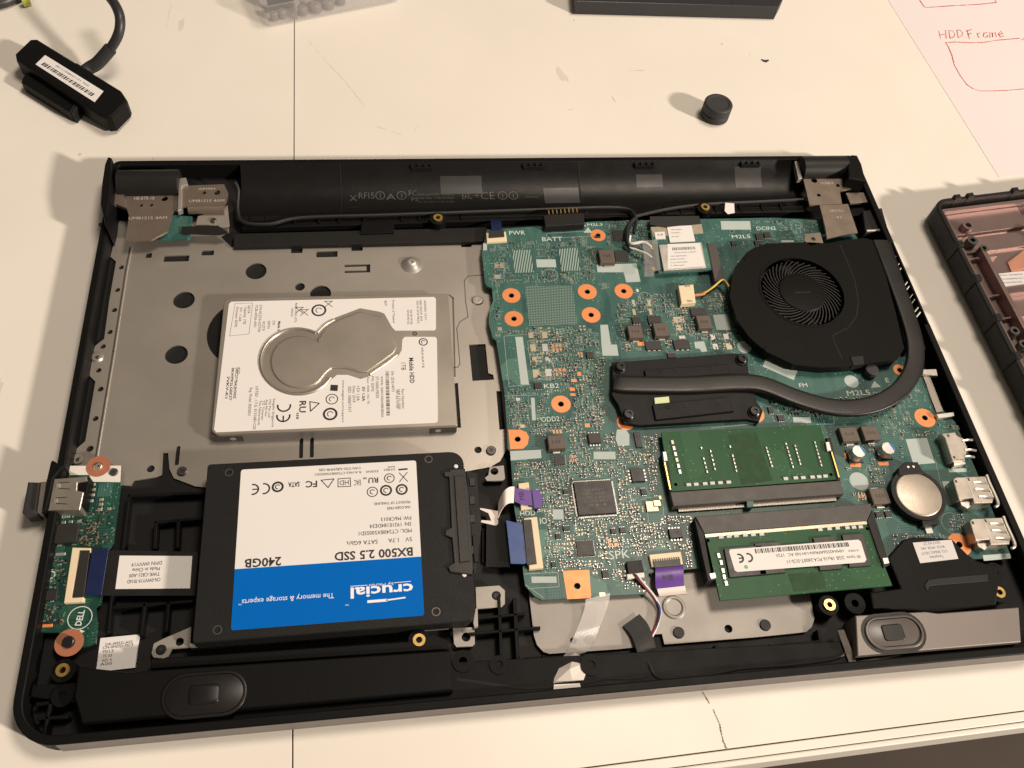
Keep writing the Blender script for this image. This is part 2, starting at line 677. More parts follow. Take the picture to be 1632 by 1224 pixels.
MDEF['pcb_teal'] = pcb((0.025, 0.080, 0.075), (0.038, 0.108, 0.094), (0.074, 0.175, 0.145))
MDEF['pcb_io'] = pcb((0.010, 0.046, 0.034), (0.014, 0.062, 0.046), (0.035, 0.115, 0.080), 1.3)
MDEF['pcb_ram'] = pcb((0.021, 0.076, 0.033), (0.023, 0.082, 0.036), (0.031, 0.100, 0.044), 0.5, 0.12)


def bga(m, nt, b):
    """unpopulated ball-grid footprint: fine pale printed dashes"""
    def lines(ang, sc, cut):
        w = nt.nodes.new('ShaderNodeTexWave')
        w.bands_direction = 'X'
        w.inputs['Scale'].default_value = sc
        w.inputs['Distortion'].default_value = 0.6
        w.inputs['Detail'].default_value = 1
        nt.links.new(pos(nt, ang), w.inputs['Vector'])
        return math_(nt, 'GREATER_THAN', w.outputs['Fac'], cut)
    f = math_(nt, 'MULTIPLY', lines(0.15, 420, 0.45), lines(math.pi / 2 + 0.1, 330, 0.4))
    nt.links.new(mixc(nt, math_(nt, 'MULTIPLY', f, 0.8), (0.018, 0.075, 0.062), (0.33, 0.42, 0.38)), b.inputs['Base Color'])
    b.inputs['Roughness'].default_value = 0.45


MDEF['bga_print'] = bga


def hatch(m, nt, b):
    w = nt.nodes.new('ShaderNodeTexWave')
    w.bands_direction = 'X'
    w.inputs['Scale'].default_value = 260
    w.inputs['Distortion'].default_value = 0.8
    nt.links.new(pos(nt, 0.25), w.inputs['Vector'])
    nt.links.new(mixc(nt, ramp(nt, w.outputs['Fac'], [(0.45, (0, 0, 0)), (0.6, (1, 1, 1))]), (0.03, 0.09, 0.075), (0.32, 0.40, 0.37)), b.inputs['Base Color'])
    b.inputs['Roughness'].default_value = 0.45


MDEF['hatch_print'] = hatch


def pins(m, nt, b):
    w = nt.nodes.new('ShaderNodeTexWave')
    w.bands_direction = 'X'
    w.inputs['Scale'].default_value = 480
    nt.links.new(pos(nt), w.inputs['Vector'])
    nt.links.new(mixc(nt, w.outputs['Fac'], (0.09, 0.08, 0.07), (0.55, 0.49, 0.42)), b.inputs['Base Color'])
    b.inputs['Roughness'].default_value = 0.4
    b.inputs['Metallic'].default_value = 0.4


MDEF['pin_row'] = pins


def table_mat(m, nt, b):
    p = pos(nt)
    c = ramp(nt, noise(nt, p, 7, 5, 0.6), [(0.3, (0.735, 0.70, 0.635)), (0.7, (0.79, 0.755, 0.69))])
    # faint smudges and small scuffs
    sm = math_(nt, 'GREATER_THAN', noise(nt, pos(nt, 0.7, (1.0, 0.35, 1)), 62, 3, 0.6), 0.735)
    c = mixc(nt, math_(nt, 'MULTIPLY', sm, 0.30), c, (0.38, 0.34, 0.29))
    v = nt.nodes.new('ShaderNodeTexVoronoi')
    v.inputs['Scale'].default_value = 32
    nt.links.new(p, v.inputs['Vector'])
    sp = math_(nt, 'LESS_THAN', math_(nt, 'ADD', v.outputs['Distance'], math_(nt, 'MULTIPLY', noise(nt, p, 420, 2), 0.03)), 0.042)
    c = mixc(nt, math_(nt, 'MULTIPLY', sp, 0.5), c, (0.30, 0.25, 0.2))
    nt.links.new(c, b.inputs['Base Color'])
    nt.links.new(math_(nt, 'ADD', math_(nt, 'MULTIPLY', noise(nt, p, 25, 4), 0.25), 0.30), b.inputs['Roughness'])
    bp = nt.nodes.new('ShaderNodeBump')
    bp.inputs['Strength'].default_value = 0.05
    bp.inputs['Distance'].default_value = 0.001
    nt.links.new(noise(nt, p, 90, 3), bp.inputs['Height'])
    nt.links.new(bp.outputs[0], b.inputs['Normal'])


MDEF['table_white'] = table_mat


def clear(alpha, tint, rough):
    def f(m, nt, b):
        b.inputs['Base Color'].default_value = tint + (1,)
        b.inputs['Roughness'].default_value = rough
        tr = nt.nodes.new('ShaderNodeBsdfTransparent')
        mx = nt.nodes.new('ShaderNodeMixShader')
        mx.inputs[0].default_value = alpha
        nt.links.new(tr.outputs[0], mx.inputs[1])
        nt.links.new(b.outputs[0], mx.inputs[2])
        nt.links.new(mx.outputs[0], nt.nodes['Material Output'].inputs[0])
    return f


MDEF['clear_plastic'] = clear(0.16, (0.62, 0.60, 0.60), 0.10)
MDEF['clear_tape'] = clear(0.27, (0.85, 0.82, 0.80), 0.12)

# ================================================================== THE SETTING: table and floor
ZOFF = TABLE
a_t = math.atan2(P(1632, 1133, 0)[1] - P(1000, 1215, 0)[1], P(1632, 1133, 0)[0] - P(1000, 1215, 0)[0])
TU, TV = Vector((math.cos(a_t), math.sin(a_t))), Vector((-math.sin(a_t), math.cos(a_t)))
T0 = Vector(P(1300, 1176, 0))       # a point on the first front groove


def tp(u, v):
    q = T0 + TU * u + TV * v
    return (q.x, q.y)


def su(px, py):
    return (Vector(P(px, py, 0)) - T0).dot(TU)


seam = 0.5 * (su(472, 60) + su(461, 1170))
w1 = (T0 - Vector(P(1300, 1193.5, 0))).dot(TV)
w2 = (T0 - Vector(P(1300, 1204, 0))).dot(TV)
tab = bpy.data.objects.new('table_top', None)
COL.objects.link(tab)
tab['kind'] = 'structure'
ORG['table_top'] = (0, 0, 0)
for u0, u1, v0, v1 in ((-900, seam - 0.28, 0.25, 800), (seam + 0.28, 1100, 0.25, 800)):
    MB().prism([tp(u0, v0), tp(u1, v0), tp(u1, v1), tp(u0, v1)], -18, 0, 0.12).build('panel', 'table_white', tab)
MB().prism([tp(-900, -w1 + 0.12), tp(1100, -w1 + 0.12), tp(1100, -0.2), tp(-900, -0.2)], -18, 0.0, 0.3).build('edge_strip', 'table_white', tab)
MB().prism([tp(-900, -w2), tp(1100, -w2), tp(1100, -w1 - 0.15), tp(-900, -w1 - 0.15)], -18, 0.15, 0.5).build('edge_strip', 'table_white', tab)
MB().prism([tp(-899, -w2 + 1), tp(1099, -w2 + 1), tp(1099, 799), tp(-899, 799)], -26, -1.2).build('table_core', 'table_groove', tab)
fl = MB().prism([(-2500, -2500), (3000, -2500), (3000, 2500), (-2500, 2500)], -740, -730).build('floor', 'wood_floor')
fl['kind'] = 'structure'
mk = MB()          # worn marks in the table paint
mk2 = MB()
for pts, w in (([(1120, 1103), (1125, 1112), (1131, 1121)], 0.7), ([(1137, 1131), (1147, 1155), (1152, 1180), (1158, 1194)], 0.8),
               ([(492, 66), (520, 98), (552, 132), (580, 168)], 0.45), ([(600, 202), (640, 214)], 0.5), ([(655, 214), (668, 200)], 0.5),
               ([(265, 45), (270, 20), (274, 5)], 0.35), ([(1003, 113), (1027, 112)], 0.6), ([(900, 175), (914, 174)], 0.5), ([(975, 153), (981, 163)], 0.6)):
    q = PL(pts, 0)
    for (x0, y0), (x1, y1) in zip(q, q[1:]):
        for i in range(5):
            t0, t1 = i / 5, (i + 1) / 5
            if R.random() < 0.15 and pts[0][1] < 1000:
                continue
            j = R.uniform(-0.15, 0.15)
            (mk2 if pts[0][1] > 1000 else mk).stroke([(x0 + (x1 - x0) * t0 + j, y0 + (y1 - y0) * t0), (x0 + (x1 - x0) * t1 + j, y0 + (y1 - y0) * t1)], w * R.uniform(0.35, 0.8), 0.03)
MDEF['scuff'] = ((0.56, 0.51, 0.44), 0.7, 0, 0.3, 300)
sc = mk.build('scuff_marks', 'scuff', tab)
sc['kind'] = 'stuff'
MDEF['crack'] = ((0.30, 0.25, 0.20), 0.7, 0, 0.3, 300)
sc = mk2.build('paint_crack', 'crack', tab)
sc['kind'] = 'stuff'

ZOFF = 0.0
# ================================================================== LAPTOP CHASSIS
LX0, LX1, LY0, LY1, RIM = -1.7, 384.9, -264.1, 4.2, 17.4
LW, LD = LX1, -LY0
lap = thing('laptop', 'opened black laptop base lying upside down without its bottom cover', 'laptop', (LW / 2, -LD / 2, TABLE))


def louter(d, rf=16, rr=4):
    return rrect((LX0 + LX1) / 2, (LY0 + LY1) / 2, LX1 - LX0 - 2 * d, LY1 - LY0 - 2 * d, (max(rr - d, 1), max(rr - d, 1), max(rf - d, 2), max(rf - d, 2)), n=8)


MB().prism(louter(1.2, 16), TABLE + 0.05, 8.05).build('floor_shell', 'black_floor', lap)
# outer wall, its right side opened by the exhaust vents
vy0, vy1 = P(1420, 385, 18)[1], P(1476, 515, 18)[1]
wall = MB()
o_, i_ = louter(0.0), louter(3.2)
o_ccw = ccw(o_)
# wall as polygon with a hole, plus the vent section rebuilt lower
wall.prism([(LW - 3.2, vy0), (LW, vy0), (LW, vy1), (LW - 3.2, vy1)], 7.3, 8.3)


def half(poly, keep):
    return [p for p in poly if keep(p)]


out_ring = louter(0.0)
in_ring = louter(3.2)
# upper wall: everything but the vented stretch of the right side -> one C-shaped polygon
c_out = sorted([p for p in out_ring], key=lambda p: 0)
k0 = min(range(len(out_ring)), key=lambda i: (out_ring[i][0] - LW) ** 2 + (out_ring[i][1]) ** 2)


def cpoly(ring, x):
    # rings start at the top right corner and run counter-clockwise; make the C from the vent's upper end round to its lower end
    return [(x, vy0)] + list(ring) + [(x, vy1)]


C = cpoly(out_ring, LW) + cpoly(in_ring, LW - 3.2)[::-1]
wall.prism(C, 7.3, RIM, 0.5)
wall.build('outer_wall', 'black_plastic', lap)
nv = 13
for i in range(nv):
    y = vy0 + (vy1 - vy0) * (i + 0.5) / nv
    MB().box(LW - 0.7, y, 0.8, abs(vy1 - vy0) / nv * (0.97, 0.55, 0.97, 0.4, 0.9, 0.97, 0.35)[i % 7], 8.3, RIM - 0.3, 0, 0.3).build('vent_bar', 'black_plastic', lap)
MB().box(LW - 0.5, (vy0 + vy1) / 2, 0.9, abs(vy0 - vy1) - 0.2, 15.8, RIM - 0.4).build('vent_rail', 'black_plastic', lap)
# grey trim along the front
tr = MB()
for (y0, z0, y1, z1) in ((-LD - 0.1, 17.0, -LD - 0.6, 9.2),):
    b = len(tr.v)
    for x in (14, LW - 14):
        tr.v += [(x, y0 + 1.5, z0), (x, y0, z0), (x, y1, z1), (x, y1 + 0.4, z1 - 0.8), (x, y0 + 1.5, z1 - 0.8)]
    for j in range(5):
        k = (j + 1) % 5
        tr.face((b + j, b + k, b + 5 + k, b + 5 + j))
    tr.face((b, b + 1, b + 2, b + 3, b + 4)); tr.face((b + 9, b + 8, b + 7, b + 6, b + 5))
tr.build('front_trim', 'trim_grey', lap)
# inner ledges
led = MB()
led.prism([(2.2, -LD + 3.2 + 14), (60, -LD + 3.3), (LW - 3.3, -LD + 3.3), (LW - 3.3, -LD + 9), (2.3, -LD + 9 + 12)], 8, 14.0, 0.3)
led.build('front_ledge', 'black_plastic', lap)
# ribs of the palm rest floor
RIBZ = 12.5
for a, b, w in (((820, 955), (828, 1095), 1.5), ((748, 1010), (860, 1000), 1.0), ((760, 985), (835, 978), 1.0), ((795, 950), (800, 1075), 1.2), ((742, 1062), (862, 1052), 1.2),
                ((778, 1060), (780, 1085), 1.0), ((838, 1050), (862, 1048), 1.0), ((848, 1075), (868, 1072), 1.0), ((866, 1045), (872, 1085), 1.0),
                ((1040, 1046), (1140, 1036), 1.0), ((1142, 1030), (1148, 1062), 1.5), ((1225, 1030), (1235, 1058), 2.0), ((1040, 1070), (1330, 1046), 1.2), ((1230, 1030), (1305, 1022), 1.0), ((1305, 1005), (1312, 1045), 1.2),
                ((1110, 1062), (1172, 1057), 1.4), ((1150, 1068), (1170, 1066), 3.0), ((1215, 1062), (1220, 1074), 2.0), ((1252, 1058), (1345, 1050), 1.4),
                ((205, 790), (330, 785), 1.2), ((205, 790), (195, 875), 1.2), ((248, 832), (330, 825), 1.2), ((248, 832), (246, 872), 1.2), ((284, 830), (282, 872), 1.2),
                ((180, 968), (305, 958), 1.2), ((230, 963), (224, 1010), 1.2), ((268, 960), (264, 1005), 1.2), ((182, 905), (172, 1005), 1.0),
                ((58, 1122), (110, 1116), 1.2), ((60, 1145), (105, 1142), 1.0), ((80, 1118), (70, 1168), 1.0), ((84, 1100), (120, 1096), 1.0)):
    zz = RIBZ if a[1] < 1100 or a[0] > 700 else 13.5
    p, q = P(*a, zz), P(*b, zz)
    MB().prism(MB._seg(p[0], p[1], q[0], q[1], w), 7.9, zz, 0.2).build('rib', 'black_plastic', lap)
# screw posts moulded in the floor
for x, y, r in ((738, 1054, 4.0), (795, 1060, 3.4), (100, 1110, 3.6), (1362, 962, 4.2), (1585, 913, 4.2), (942, 1060, 4.0)):
    c = P(x, y, 14)
    MB().ring(c[0], c[1], r, 1.5, 7.9, 14.5, 20).build('screw_post', 'black_plastic', lap)
# brass threaded inserts
for x, y in ((698, 347), (1124, 330), (100, 1068), (668, 1020), (1322, 964), (1593, 944)):
    c = P(x, y, 15.6)
    MB().ring(c[0], c[1], 4.0, 2.2, 7.9, 15.0, 20).build('insert_boss', 'black_plastic', lap)
    MB().ring(c[0], c[1], 2.3, 1.15, 10, 15.9, 20).build('brass_insert', 'brass', lap)
# battery bay trough behind the keyboard deck
bx0, bx1 = P(380, 290, 18)[0], P(1268, 268, 18)[0]
yr, yf = 0.9, P(800, 342, 14)[1]
trough = MB()
n = 14
prof = []
for i in range(n + 1):
    t = i / n
    y = yr + (yf - yr) * t
    z = 17.4 - 7.0 * math.sin(math.pi * min(1, t * 1.08) * 0.92) ** 0.8 - 2.8 * t
    prof.append((y, z))
b = len(trough.v)
for x in (bx0, bx1):
    trough.v += [(x, y, z) for y, z in prof]
for i in range(n):
    trough.face((b + i, b + i + 1, b + n + 1 + i + 1, b + n + 1 + i))
trough.build('battery_bay', 'bay_black', lap, sharp=60)


def tz(y):
    for (y0, z0), (y1, z1) in zip(prof, prof[1:]):
        if y1 <= y <= y0:
            return z0 + (z1 - z0) * (y0 - y) / (y0 - y1)
    return prof[-1][1]


for px in (543, 926):
    x = P(px, 300, 12)[0]
    rb = MB()
    bb = len(rb.v)
    for dx in (-0.25, 0.25):
        rb.v += [(x + dx, y, z + 0.35) for y, z in prof]
    for i in range(n):
        rb.face((bb + i, bb + i + 1, bb + n + 1 + i + 1, bb + n + 1 + i))
    rb.build('bay_seam', 'black_floor', lap)


def on_trough(mbx, px, py, wpx, hpx, name, mat, seg=3):
    """a slightly raised pad following the trough"""
    zg = 13.0
    for _ in range(6):
        x, y = P(px, py, zg)
        zg = tz(y)
    sx = abs(P(px + wpx / 2, py, zg)[0] - P(px - wpx / 2, py, zg)[0])
    y0, y1 = P(px, py - hpx / 2, zg)[1], P(px, py + hpx / 2, zg)[1]
    mb = MB()
    for i in range(seg + 1):
        yy = y0 + (y1 - y0) * i / seg
        mb.v += [(x - sx / 2, yy, tz(yy) + 0.12), (x + sx / 2, yy, tz(yy) + 0.12)]
    for i in range(seg):
        mb.face((2 * i, 2 * i + 2, 2 * i + 3, 2 * i + 1))
    return mb.build(name, mat, lap)


MDEF['bay_pad'] = ((0.0115, 0.0112, 0.011), 0.4, 0, 0.2, 60)
for a in ((735, 296, 66, 20), (1035, 289, 42, 14), (1192, 284, 42, 22)):
    on_trough(None, *a, 'bay_pad', 'bay_pad')
MDEF['bay_label'] = ((0.032, 0.032, 0.033), 0.4, 0, 0.1, 60)
on_trough(None, 895, 313, 56, 22, 'rating_label', 'bay_label')
# printed approval marks in the bay
pr = MB()


def ptext(s, px, py, wpx, hmm, bold=False):
    zg = 13.0
    for _ in range(6):
        x, y = P(px, py, zg)
        zg = tz(y)
    b0 = len(pr.v)
    pr.text(s, x, y, wpx / 3.05, hmm, 0, 0, bold)
    for i in range(b0, len(pr.v)):
        vx, vy, _z = pr.v[i]
        pr.v[i] = (vx, vy, tz(vy) + 0.10)


for s, px, py, w, h in (('X', 563, 316, 12, 3.6), ('---', 563, 330, 13, 1.2), ('RFI', 580, 312, 16, 3.4), ('5', 594, 312, 6, 3.4), ('A', 623, 314, 15, 3.6), ('FC', 658, 308, 13, 3.0), ('PS', 661, 318, 10, 2.4),
                        ('REGULATORY MODEL', 695, 310, 56, 1.5), ('P63F REG TYPE P63F003', 695, 316, 56, 1.1), ('DC IN 19.5V 3.34A 4.62A', 695, 322, 56, 1.1),
                        ('EAC', 744, 312, 15, 4.0), ('+', 760, 312, 7, 3.0), ('CE', 777, 312, 22, 4.4), ('MADE IN CHINA', 853, 308, 24, 1.4), ('FABRIQUE', 848, 314, 20, 1.1)):
    ptext(s, px, py, w, h)
for px, r in ((606, 2.2), (640, 2.3), (801, 2.3), (818, 2.3)):
    zg = 13
    for _ in range(6):
        x, y = P(px, 312, zg)
        zg = tz(y)
    b0 = len(pr.v)
    pr.arc(x, y, r, 0.5, 0, 360, 0, 20)
    pr.sheet(MB._seg(x, y - 1.2, x, y + 1.2, 0.5), 0)
    for i in range(b0, len(pr.v)):
        vx, vy, _z = pr.v[i]
        pr.v[i] = (vx, vy, tz(vy) + 0.10)
pr.build('approval_print', 'ink_dim', lap)
# clip slots along the rear edge of the bay
for px, py in ((673, 278), (851, 273), (1028, 268), (1196, 264)):
    x, y = P(px, py, 16)
    cs = MB()
    for k in range(4):
        cs.box(x + (k - 1.5) * 3.3, -0.6, 0.5, 2.4, 12, 17.2)
    cs.box(x, -1.8, 10.5, 0.4, 12, 16.8)
    cs.build('clip_slot', 'charcoal_plastic', lap)
# wall between bay and board space, with the cable channel
MB().prism(PL([(385, 350), (1285, 325), (1285, 334), (385, 362)], 13), 8, 12.0, 0.3).build('bay_wall', 'black_plastic', lap)
MB().prism(PL([(372, 372), (770, 362), (770, 384), (372, 393)], 11.5), 8.0, 11.4, 0.3).build('deck_step', 'charcoal_plastic', lap)
MB().prism(PL([(575, 352), (628, 351), (628, 370), (575, 372)], 12.6), 8.0, 12.4, 0.4).build('deck_block', 'black_plastic', lap)
for px in (400, 425, 470, 508, 540, 580, 640, 668, 735, 1060, 1085, 1140, 1180, 1215, 1245):
    x, y = P(px, 351 - (px - 400) * 0.026, 13)
    MB().box(x, y, 1.0, 5.0, 8, 13.0, 0, 0.2).build('rib', 'black_plastic', lap)
cz = 14
MB().tube([(*P(374, 290, 19), 19), (*P(380, 305, 16), 16), (*P(379, 335, cz), cz), (*P(388, 354, cz), cz), (*P(430, 357, cz), cz), (*P(480, 347, cz), cz), (*P(600, 343, cz), cz), (*P(690, 340, cz), cz), (*P(860, 334, cz), cz), (*P(985, 331, cz), cz), (*P(1012, 345, 15), 15), (*P(1010, 372, 16), 16)], 0.9, 8).build('antenna_cable', 'wire_black', lap)
MB().tube([(*P(1012, 345, 15), 15), (*P(1060, 334, cz), cz), (*P(1120, 326, cz), cz), (*P(1200, 322, cz), cz), (*P(1280, 318, cz), cz)], 0.9, 8).build('antenna_cable', 'wire_black', lap)
wl = MB().prism(PL([(1156, 323), (1170, 324), (1171, 339), (1160, 341), (1155, 336)], 15.5), 15.3, 15.45).build('cable_flag', 'paper_white', lap)
# ---- hinges
def cyl_x(mb, x0, x1, y, z, r, n=20):
    b = len(mb.v)
    for x in (x0, x1):
        for j in range(n):
            a = 2 * math.pi * j / n
            mb.v.append((x, y + r * math.cos(a), z + r * math.sin(a)))
    for j in range(n):
        k = (j + 1) % n
        mb.face((b + j, b + k, b + n + k, b + n + j))
    mb.face(tuple(range(b, b + n))[::-1]); mb.face(tuple(range(b + n, b + 2 * n)))
    return mb


for (xa, xb, yy) in ((190, 286, 292), (1276, 1346, 268)):
    x0, y0 = P(xa, yy, 18)
    x1, _ = P(xb, yy, 18)
    cyl_x(MB(), x0, x1, y0, 16.8, 7.0, 28).build('hinge_barrel', 'charcoal_plastic', lap)


def plate_px(pts, z, th, name, mat, parent, holes=(), bev=0.15):
    mb = MB()
    mb.prism(PL(pts, z), z - th, z, bev if not holes else 0, [circ(*P(hx, hy, z), hr, 14) for hx, hy, hr in holes])
    return mb.build(name, mat, parent)


z5 = zoom(100, 230, 360 / 1632)
plate_px(z5([(450, 370), (830, 365), (850, 470), (800, 480), (755, 630), (640, 690), (450, 695), (480, 520), (455, 440)]), 16.5, 1.0, 'hinge_bracket', 'hinge_steel', lap, [(z5([(566, 440)])[0] + (0.9,)), (z5([(640, 438)])[0] + (0.9,)), (z5([(735, 392)])[0] + (1.6,))])
plate_px(z5([(860, 300), (1165, 288), (1195, 350), (1185, 410), (1165, 440), (860, 450)]), 17.0, 1.0, 'hinge_bracket', 'hinge_steel', lap, [(z5([(1020, 350)])[0] + (1.1,)), (z5([(1115, 348)])[0] + (1.6,))])
x0, y0 = P(300, 332, 15.5); x1, _ = P(357, 332, 15.5)
cyl_x(MB(), x0, x1, y0, 14.6, 2.2, 16).build('hinge_pin', 'hinge_steel', lap)
plate_px(z5([(350, 290), (420, 280), (450, 400), (455, 460), (380, 430), (340, 440)]), 17.5, 2.0, 'hinge_bracket', 'hinge_steel', lap)
plate_px(z5([(840, 245), (890, 240), (905, 290), (860, 300), (860, 470), (830, 480)]), 18.0, 3.0, 'hinge_bracket', 'bright_steel', lap)
# rounded shoulders at the rear corners
for pts in ([(167, 262), (172, 250), (178, 252), (178, 300), (172, 345), (168, 360), (160, 325), (162, 295)],):
    MB().prism(PL(pts, 23), 7.0, 23.4, 0.8).build('rear_shoulder', 'black_plastic', lap)
MB().prism(PL([(1350, 254), (1357, 247), (1366, 248), (1373, 262), (1380, 290), (1352, 285)], 23), 7.0, 23.4, 0.8).build('rear_shoulder', 'black_plastic', lap)
MB().prism(PL([(1338, 262), (1362, 262), (1390, 340), (1358, 345)], 12), 8.0, 12.0, 0.5).build('corner_block', 'black_plastic', lap)
z12 = zoom(1240, 230, 392 / 1632)
plate_px(z12([(165, 215), (440, 208), (490, 292), (410, 312), (425, 395), (210, 405)]), 17.0, 1.0, 'hinge_bracket', 'hinge_steel', lap, [(z12([(240, 240)])[0] + (1.7,)), (z12([(397, 273)])[0] + (1.1,)), (z12([(447, 272)])[0] + (1.0,)), (z12([(270, 337)])[0] + (1.1,))])
plate_px(z12([(275, 402), (465, 395), (530, 585), (430, 600), (325, 625), (310, 540)]), 17.6, 1.0, 'hinge_bracket', 'hinge_steel', lap)
plate_px(z12([(450, 322), (570, 318), (605, 382), (480, 392)]), 15.5, 1.2, 'hinge_bracket', 'hinge_steel', lap)
plate_px(z12([(180, 595), (280, 585), (300, 655), (215, 670), (175, 640)]), 19.5, 0.9, 'mount_tab', 'hinge_steel', lap, [(z12([(233, 628)])[0] + (1.2,))])
plate_px(z12([(110, 112), (140, 108), (160, 225), (135, 230)]), 18.0, 3.0, 'hinge_bracket', 'bright_steel', lap)
MDEF['etch'] = ((0.55, 0.48, 0.42), 0.5, 0.3, 0.1, 100)
for s, pts, zz in (('HB-BTR-1B', [(590, 390), 130, 22], 16.5), ('UM81S1S 4AM', [(615, 532), 240, 20], 16.5), ('AM9H', [(1040, 322), 110, 16], 17.0), ('UM81S1S 4AM', [(1040, 408), 230, 20], 17.0)):
    c = P(*z5([pts[0]])[0], zz)
    MB().text(s, c[0], c[1], pts[1] * 0.2206 / 3.1, pts[2] * 0.2206 / 2.6, zz + 0.06).build('stamped_lettering', 'etch', lap)
for s, pts, zz in (('1CAB P', [(325, 258), 100, 18], 17.0), ('U81S1S-L', [(388, 440), 105, 18], 17.6), ('V1', [(402, 485), 40, 20], 17.6)):
    c = P(*z12([pts[0]])[0], zz)
    MB().text(s, c[0], c[1], pts[1] * 0.24 / 3.3, pts[2] * 0.24 / 2.8, zz + 0.06).build('stamped_lettering', 'etch', lap)
# dc-in block at the right hinge
plate_px(z12([(560, 440), (690, 420), (730, 560), (580, 590)]), 15.0, 6.5, 'power_jack', 'charcoal_plastic', lap, bev=0.5)
x0, y0 = P(*z12([(585, 575)])[0], 15); x1, y1 = P(*z12([(710, 570)])[0], 15)
MB().tube([(x0, y0, 15), (x1, y1, 15)], 0.8, 10, sm=False).build('power_jack_pin', 'port_steel', lap)

# ---- steel support plate of the drive bays
PZ = 9.0
z20 = zoom(100, 480, 360 / 1632)
outl = [(186, 352), (183, 380), (176, 409), (185, 417), (174, 480), (166, 540), (152, 551), (147, 564), (143, 599), (152, 608), (136, 703), (120, 717), (117, 745), (150, 770), (208, 774), (213, 766), (250, 760), (258, 757), (260, 722), (268, 722), (270, 747), (277, 762), (311, 775), (330, 777),
        (330, 800), (735, 775), (738, 752), (782, 744), (797, 735), (808, 715), (812, 690), (776, 386), (369, 394), (350, 376), (365, 372), (363, 345), (250, 352)]
holes_px = [(408, 432, 17), (293, 478, 17.5), (281, 565, 18.5), (478, 457, 8.0), (193, 426, 4.4), (187, 462, 4.4), (182, 494, 4.6), (175, 529, 4.6), (164, 552, 4.6), (157, 590, 4.6), (160, 620, 5), (152, 667, 5), (143, 715, 6), (240, 747, 6.5), (762, 717, 6)]
holes = []
for x, y, r in holes_px:
    c = P(x, y, PZ)
    holes.append(circ(c[0], c[1], r * abs(P(x + 1, y, PZ)[0] - c[0]), 22))
c = P(398, 530, PZ)
holes.append(circ(c[0], c[1], 18.5, 40))
c = P(511, 468, PZ)
holes.append(circ(c[0], c[1], 4.8, 24))
for x, y, w, h in ((281, 412, 40, 11), (473, 399, 19, 10), (521, 405, 35, 11), (569, 396, 19, 9), (331, 403, 20, 9), (237, 407, 10, 9), (743, 390, 18, 9), (283, 726, 5.5, 26), (480, 714, 5.5, 28), (497, 713, 5.5, 28)):
    c = P(x, y, PZ)
    holes.append(rrect(c[0], c[1], w * 0.287, h * 0.335, 0.5, 0, 3))
zA = zoom(700, 450, 360 / 1632)
holes.append(PL(zA([(215, 450), (335, 445), (355, 655), (390, 668), (397, 703), (240, 712)]), PZ))
holes.append(PL(zA([(105, 730), (135, 725), (158, 1050), (125, 1050)]), PZ))
holes.append(PL(zA([(412, 785), (450, 785), (478, 1060), (435, 1065)]), PZ))
holes.append(PL([(549, 422), (590, 421), (590, 434), (549, 435), (549, 431.5), (584, 431), (584, 424.5), (549, 425.5)], PZ))
pl = MB().prism(PL(outl, PZ), PZ - 0.8, PZ, 0, holes).build('support_plate', 'steel_plate', lap)
c = P(656, 420, PZ + 1)
MB().lathe(c[0], c[1], [(5.2, PZ), (4.6, PZ + 0.3), (3.2, PZ + 1.6), (2.0, PZ + 2.4), (1.6, PZ + 2.5), (1.0, PZ + 2.5), (0.9, PZ + 1.4)], 28).build('raised_boss', 'bright_steel', pl)
for x, y, r in ((761, 479, 2.9), (155, 569, 2.8), (124, 732, 2.8)):
    c = P(x, y, PZ)
    MB().lathe(c[0], c[1], [(r, PZ + 0.02), (r * 0.8, PZ + 0.7), (r * 0.5, PZ + 0.8), (0.3, PZ + 0.7)], 22).build('dimple', 'steel_plate', pl)


def screw(x, y, z, r, parent, mat='charcoal_plastic'):
    c = P(x, y, z)
    mb = MB().cyl(c[0], c[1], r, z - 1.2, z, 16, 0.25)
    mb.mi = 1
    mb.box(c[0], c[1], r * 1.0, r * 0.24, z - 0.3, z + 0.015, 0.6)
    mb.box(c[0], c[1], r * 0.24, r * 1.0, z - 0.3, z + 0.02, 0.6)
    return mb.build('screw', [mat, 'chip_black'], parent)


MDEF['screw_grey'] = ((0.12, 0.11, 0.105), 0.35, 0.7, 0.1, 100)
for x, y, r in ((290, 750, 2.0), (783, 717, 2.1), (155, 569, 0.9), (124, 732, 0.9), (333, 327, 1.2), (160, 357, 1.0)):
    screw(x, y, PZ + 1.0, r, pl, 'screw_grey')
MDEF['fold_shade_and_sticker'] = ((0.14, 0.125, 0.11), 0.5, 0.6, 0.1, 60)  # dark tone painting shade into the plate's folds; also colours a sticker
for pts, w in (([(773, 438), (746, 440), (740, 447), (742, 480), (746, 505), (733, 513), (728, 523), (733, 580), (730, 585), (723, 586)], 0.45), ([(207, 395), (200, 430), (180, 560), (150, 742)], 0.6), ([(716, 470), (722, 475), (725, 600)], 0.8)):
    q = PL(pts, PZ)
    MB().stroke(q, w, PZ + 0.03).build('groove_shade', 'fold_shade_and_sticker', pl)  # flat dark line, drawn in place of the crease's shade
bmp = MB()
q = PL([(210, 395), (203, 430), (183, 560), (153, 742)], PZ)
for (a, b) in zip(q, q[1:]):
    bmp.prism(MB._seg(a[0], a[1], b[0], b[1], 0.7), PZ - 0.1, PZ + 0.35, 0.15)
bmp.build('pressed_rib', 'steel_plate', pl)
